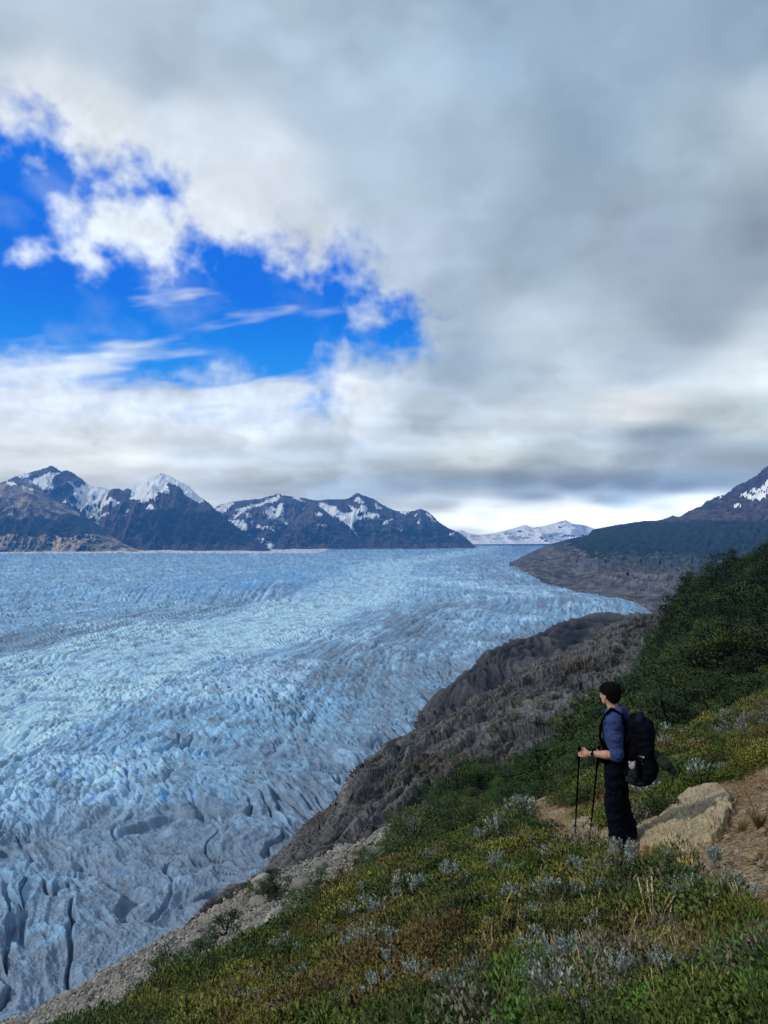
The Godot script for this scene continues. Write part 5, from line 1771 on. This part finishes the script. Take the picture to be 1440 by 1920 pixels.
	for s in [[0.11, -0.03], [-0.11, -0.13]]:
		var x: float = s[0]
		var z: float = s[1]
		var boot := solid([[Vector3(x, 0.10, z - 0.02), Vector3(x, 0.06, z + 0.02), 0.052, 0.05], [Vector3(x, 0.045, z - 0.03), Vector3(x, 0.04, z + 0.16), 0.046, 0.038]], 0.03, 0.010, [[Vector3(0, 0.012, 0), Vector3(0, -1, 0)]])
		var bo := obj("boot", joined([boot]), plain(0.03, 0.026, 0.022), person)
		obj("sole", joined([solid([[Vector3(x, 0.012, z - 0.04), Vector3(x, 0.012, z + 0.165), 0.05, 0.042]], 0.01, 0.010, [[Vector3(0, 0.016, 0), Vector3(0, 1, 0)], [Vector3(0, -0.012, 0), Vector3(0, -1, 0)]])]), plain(0.012, 0.012, 0.012), bo)
	# watch on the near wrist
	var wd := (wr_l - el_l).normalized()
	var wc := wr_l - wd * 0.035
	var ring := []
	var ring_r := []
	for k in 17:
		var a := TAU * k / 16.0
		ring.append(wc + Vector3(cos(a), sin(a), 0) * 0.034)
		ring_r.append(0.009)
	var watch := obj("wristwatch", joined([tube(ring, ring_r, 8, false)]), black, person)
	obj("watch_face", joined([tube([wc + Vector3(0.036, 0.008, 0), wc + Vector3(0.046, 0.010, 0)], [0.021, 0.019], 16)]), plain(0.02, 0.02, 0.024, 0.2, 0.6), watch)
	# poles
	var foot_l: Vector3 = base.affine_inverse() * on_slope(1077, 1590)
	var foot_r: Vector3 = base.affine_inverse() * on_slope(1104, 1594)
	pole("trekking_pole", "black trekking pole in the hiker's near hand, set upright on the path", base, grip_l, foot_l, black)
	pole("trekking_pole", "black trekking pole beside the hiker's legs, slanting from his far hand", base, grip_r, foot_r, black)
	backpack(base.translated_local(Vector3(0, 0.015, 0.04)), black, dark)

func pole(called: String, label: String, base: Transform3D, grip: Vector3, tip: Vector3, black: Material):
	var o := thing(called, label, "trekking pole", "the hiker's two poles", base)
	var d := (tip - grip).normalized()
	var top := grip - d * 0.075
	var l := top.distance_to(tip)
	var alu := plain(0.025, 0.025, 0.028, 0.35, 0.6)
	alu.metallic = 0.5
	obj("grip", joined([tube([top - d * 0.012, top, top + d * 0.02, top + d * 0.05, top + d * 0.13, top + d * 0.15, top + d * 0.30], [0.012, 0.020, 0.019, 0.0145, 0.0155, 0.0170, 0.0125], 12)]), black, o)
	for k in 3:
		var s0: float = [0.14, 0.50, 0.75][k]
		var s1: float = [0.52, 0.76, 0.975][k]
		var r: float = [0.0100, 0.0090, 0.0076][k]
		var sec := obj("shaft_section", joined([tube([top + d * l * s0, top + d * l * s1], [r, r], 10)]), alu, o)
		if k < 2:
			var c := top + d * l * s1
			obj("clamp", joined([tube([c - d * 0.02, c - d * 0.012, c + d * 0.012, c + d * 0.02], [r + 0.001, 0.0155, 0.0155, r + 0.001], 10)]), plain(0.10, 0.10, 0.105, 0.5, 0.5), sec)
	var b := top + d * (l - 0.09)
	obj("basket", joined([tube([b, b + d * 0.006, b + d * 0.012], [0.012, 0.030, 0.026], 14)]), black, o)
	obj("tip", joined([tube([top + d * (l - 0.10), top + d * (l - 0.03), tip + d * 0.02], [0.0085, 0.0065, 0.004], 8)]), plain(0.3, 0.3, 0.31, 0.4, 0.5), o)
	var loop := []
	var lo_out := []
	for k in 9:
		var a := PI * k / 8.0
		loop.append(top + d * (0.01 + 0.13 * sin(a)) + Vector3(0.026 * sin(a), 0, -0.015 - 0.03 * sin(a)))
		lo_out.append(Vector3(1, 0, -0.4))
	obj("wrist_loop", joined([strap(loop, lo_out, 0.014, 0.003)]), black, o)

func backpack(base: Transform3D, black: Material, dark: Material):
	var b := thing("backpack", "large black backpack with orange cords, worn by the hiker", "backpack", "", base)
	var fabric := cloth(0.006, 0.007, 0.012, 0.0)
	var lean := Basis(Vector3.RIGHT, -0.06)
	var bag := solid([[Vector3(0.10, 0.84, -0.30), Vector3(-0.10, 0.84, -0.30), 0.125, 0.125], [Vector3(0.09, 0.90, -0.36), Vector3(-0.09, 0.90, -0.36), 0.13, 0.13]], 0.06, 0.012, [], [[Vector3(0, 1.06, -0.29), Vector3(0.115, 0.20, 0.085), 0.065, lean]], 0.020, 8.0, 340)
	obj("main_bag", joined([bag]), fabric, b)
	var lid := solid([[Vector3(0.10, 1.36, -0.24), Vector3(-0.10, 1.36, -0.24), 0.085, 0.085], [Vector3(0.10, 1.33, -0.35), Vector3(-0.10, 1.33, -0.35), 0.095, 0.095], [Vector3(0.10, 1.24, -0.38), Vector3(-0.10, 1.24, -0.38), 0.075, 0.075]], 0.05, 0.011, [], [], 0.020, 10.0, 341)
	var lido := obj("lid", joined([lid]), dark, b)
	obj("lid_roll", joined([solid([[Vector3(0.13, 1.435, -0.30), Vector3(-0.13, 1.435, -0.30), 0.040, 0.040]], 0.02, 0.009, [], [], 0.014, 16.0, 342)]), cloth(0.016, 0.020, 0.038, 0.0), lido)
	var pocket := solid([[Vector3(0.165, 0.80, -0.20), Vector3(0.165, 0.80, -0.32), 0.045, 0.055], [Vector3(0.175, 0.87, -0.22), Vector3(0.175, 0.88, -0.33), 0.040, 0.048], [Vector3(0.168, 0.95, -0.22), Vector3(0.168, 0.93, -0.33), 0.030, 0.036]], 0.03, 0.009, [], [], 0.010, 18.0, 343)
	obj("side_pocket", joined([pocket]), cloth(0.026, 0.028, 0.034, 0.0), b)
	var red := plain(0.42, 0.06, 0.02)
	obj("cord", joined([tube([Vector3(0.190, 1.00, -0.165), Vector3(0.202, 1.05, -0.22), Vector3(0.198, 1.11, -0.29)], [0.008, 0.008, 0.008], 8)]), red, b)
	obj("cord", joined([tube([Vector3(0.192, 1.26, -0.185), Vector3(0.200, 1.22, -0.22), Vector3(0.198, 1.17, -0.265)], [0.005, 0.005, 0.005], 6)]), plain(0.32, 0.12, 0.06), b)
	obj("cord", joined([tube([Vector3(0.180, 1.26, -0.165), Vector3(0.192, 1.21, -0.17), Vector3(0.182, 1.15, -0.16)], [0.0065, 0.0065, 0.0065], 6)]), red, b)
	obj("trim", joined([tube([Vector3(0.15, 1.03, -0.385), Vector3(0.13, 1.025, -0.43), Vector3(0.08, 1.02, -0.462)], [0.008, 0.008, 0.008], 8)]), plain(0.10, 0.015, 0.012), b)
	obj("toggle", joined([solid([[Vector3(0.198, 1.06, -0.345), Vector3(0.202, 1.06, -0.346), 0.009, 0.009]], 0.004, 0.004)]), plain(0.55, 0.56, 0.58), b)
	# harness
	for s in [-1.0, 1.0]:
		var p := [Vector3(0.075 * s, 1.36, -0.165), Vector3(0.10 * s, 1.50, -0.085), Vector3(0.115 * s, 1.535, -0.01), Vector3(0.115 * s, 1.475, 0.045), Vector3(0.115 * s, 1.34, 0.110), Vector3(0.135 * s, 1.22, 0.112), Vector3(0.176 * s, 1.11, 0.062), Vector3(0.195 * s, 1.06, -0.02), Vector3(0.165 * s, 1.02, -0.16)]
		var o := [Vector3(0, 0.3, -1), Vector3(0, 1, -0.5), Vector3(0, 1, 0.1), Vector3(0, 0.7, 1), Vector3(0, 0.1, 1), Vector3(0.3 * s, 0, 1), Vector3(s, 0, 0.8), Vector3(s, 0, 0), Vector3(s, 0, -0.3)]
		obj("shoulder_strap", joined([strap(p, o, 0.062, 0.016)]), black, b)
	var hp := []
	var ho := []
	for k in 15:
		var a := lerpf(-2.25, 2.25, k / 14.0)
		hp.append(Vector3(sin(a) * 0.185, 0.985 - 0.01 * cos(a), cos(a) * 0.152 - 0.002))
		ho.append(Vector3(sin(a), 0, cos(a)))
	obj("hip_belt", joined([strap(hp, ho, 0.07, 0.018)]), black, b)
	# what the pack carries
	var bottle := thing("water_bottle", "water bottle with a white cap in the side pocket of the backpack", "bottle", "", base)
	var clear := plain(0.30, 0.33, 0.36, 0.25, 0.5)
	var bp := Vector3(0.208, 0.84, -0.315)
	obj("bottle_body", joined([tube([bp, bp + Vector3(0, 0.005, 0), bp + Vector3(0, 0.15, 0.005), bp + Vector3(0.002, 0.175, 0.006), bp + Vector3(0.002, 0.185, 0.006)], [0.028, 0.033, 0.033, 0.018, 0.015], 14)]), clear, bottle)
	obj("cap", joined([tube([bp + Vector3(0.002, 0.180, 0.006), bp + Vector3(0.003, 0.183, 0.006), bp + Vector3(0.004, 0.225, 0.006), bp + Vector3(0.004, 0.230, 0.006)], [0.022, 0.0245, 0.0235, 0.019], 16)]), plain(0.78, 0.79, 0.80, 0.45, 0.4), bottle)
	var crumple := solid([[Vector3(0.192, 0.955, -0.215), Vector3(0.198, 1.00, -0.20), 0.022, 0.010], [Vector3(0.192, 0.955, -0.235), Vector3(0.200, 0.995, -0.25), 0.022, 0.012], [Vector3(0.18, 0.94, -0.225), Vector3(0.185, 0.975, -0.225), 0.028, 0.02]], 0.008, 0.005, [], [], 0.016, 40.0, 350)
	tag(obj("plastic_bag", joined([crumple]), plain(0.38, 0.39, 0.40, 0.4, 0.5), self, base), "crumpled pale plastic bag sticking out of the backpack's side pocket", "bag")
	# the green garment tied behind
	var jk := solid([[Vector3(0.06, 1.055, -0.46), Vector3(0.08, 0.98, -0.56), 0.045, 0.055], [Vector3(0.08, 0.98, -0.56), Vector3(0.07, 0.90, -0.65), 0.058, 0.030], [Vector3(-0.02, 1.04, -0.47), Vector3(-0.02, 0.94, -0.58), 0.05, 0.05]], 0.04, 0.009, [], [], 0.016, 15.0, 351)
	tag(obj("jacket", joined([jk]), cloth(0.030, 0.042, 0.034, 0.0), self, base), "dark green jacket rolled up and hung behind the black backpack", "jacket")
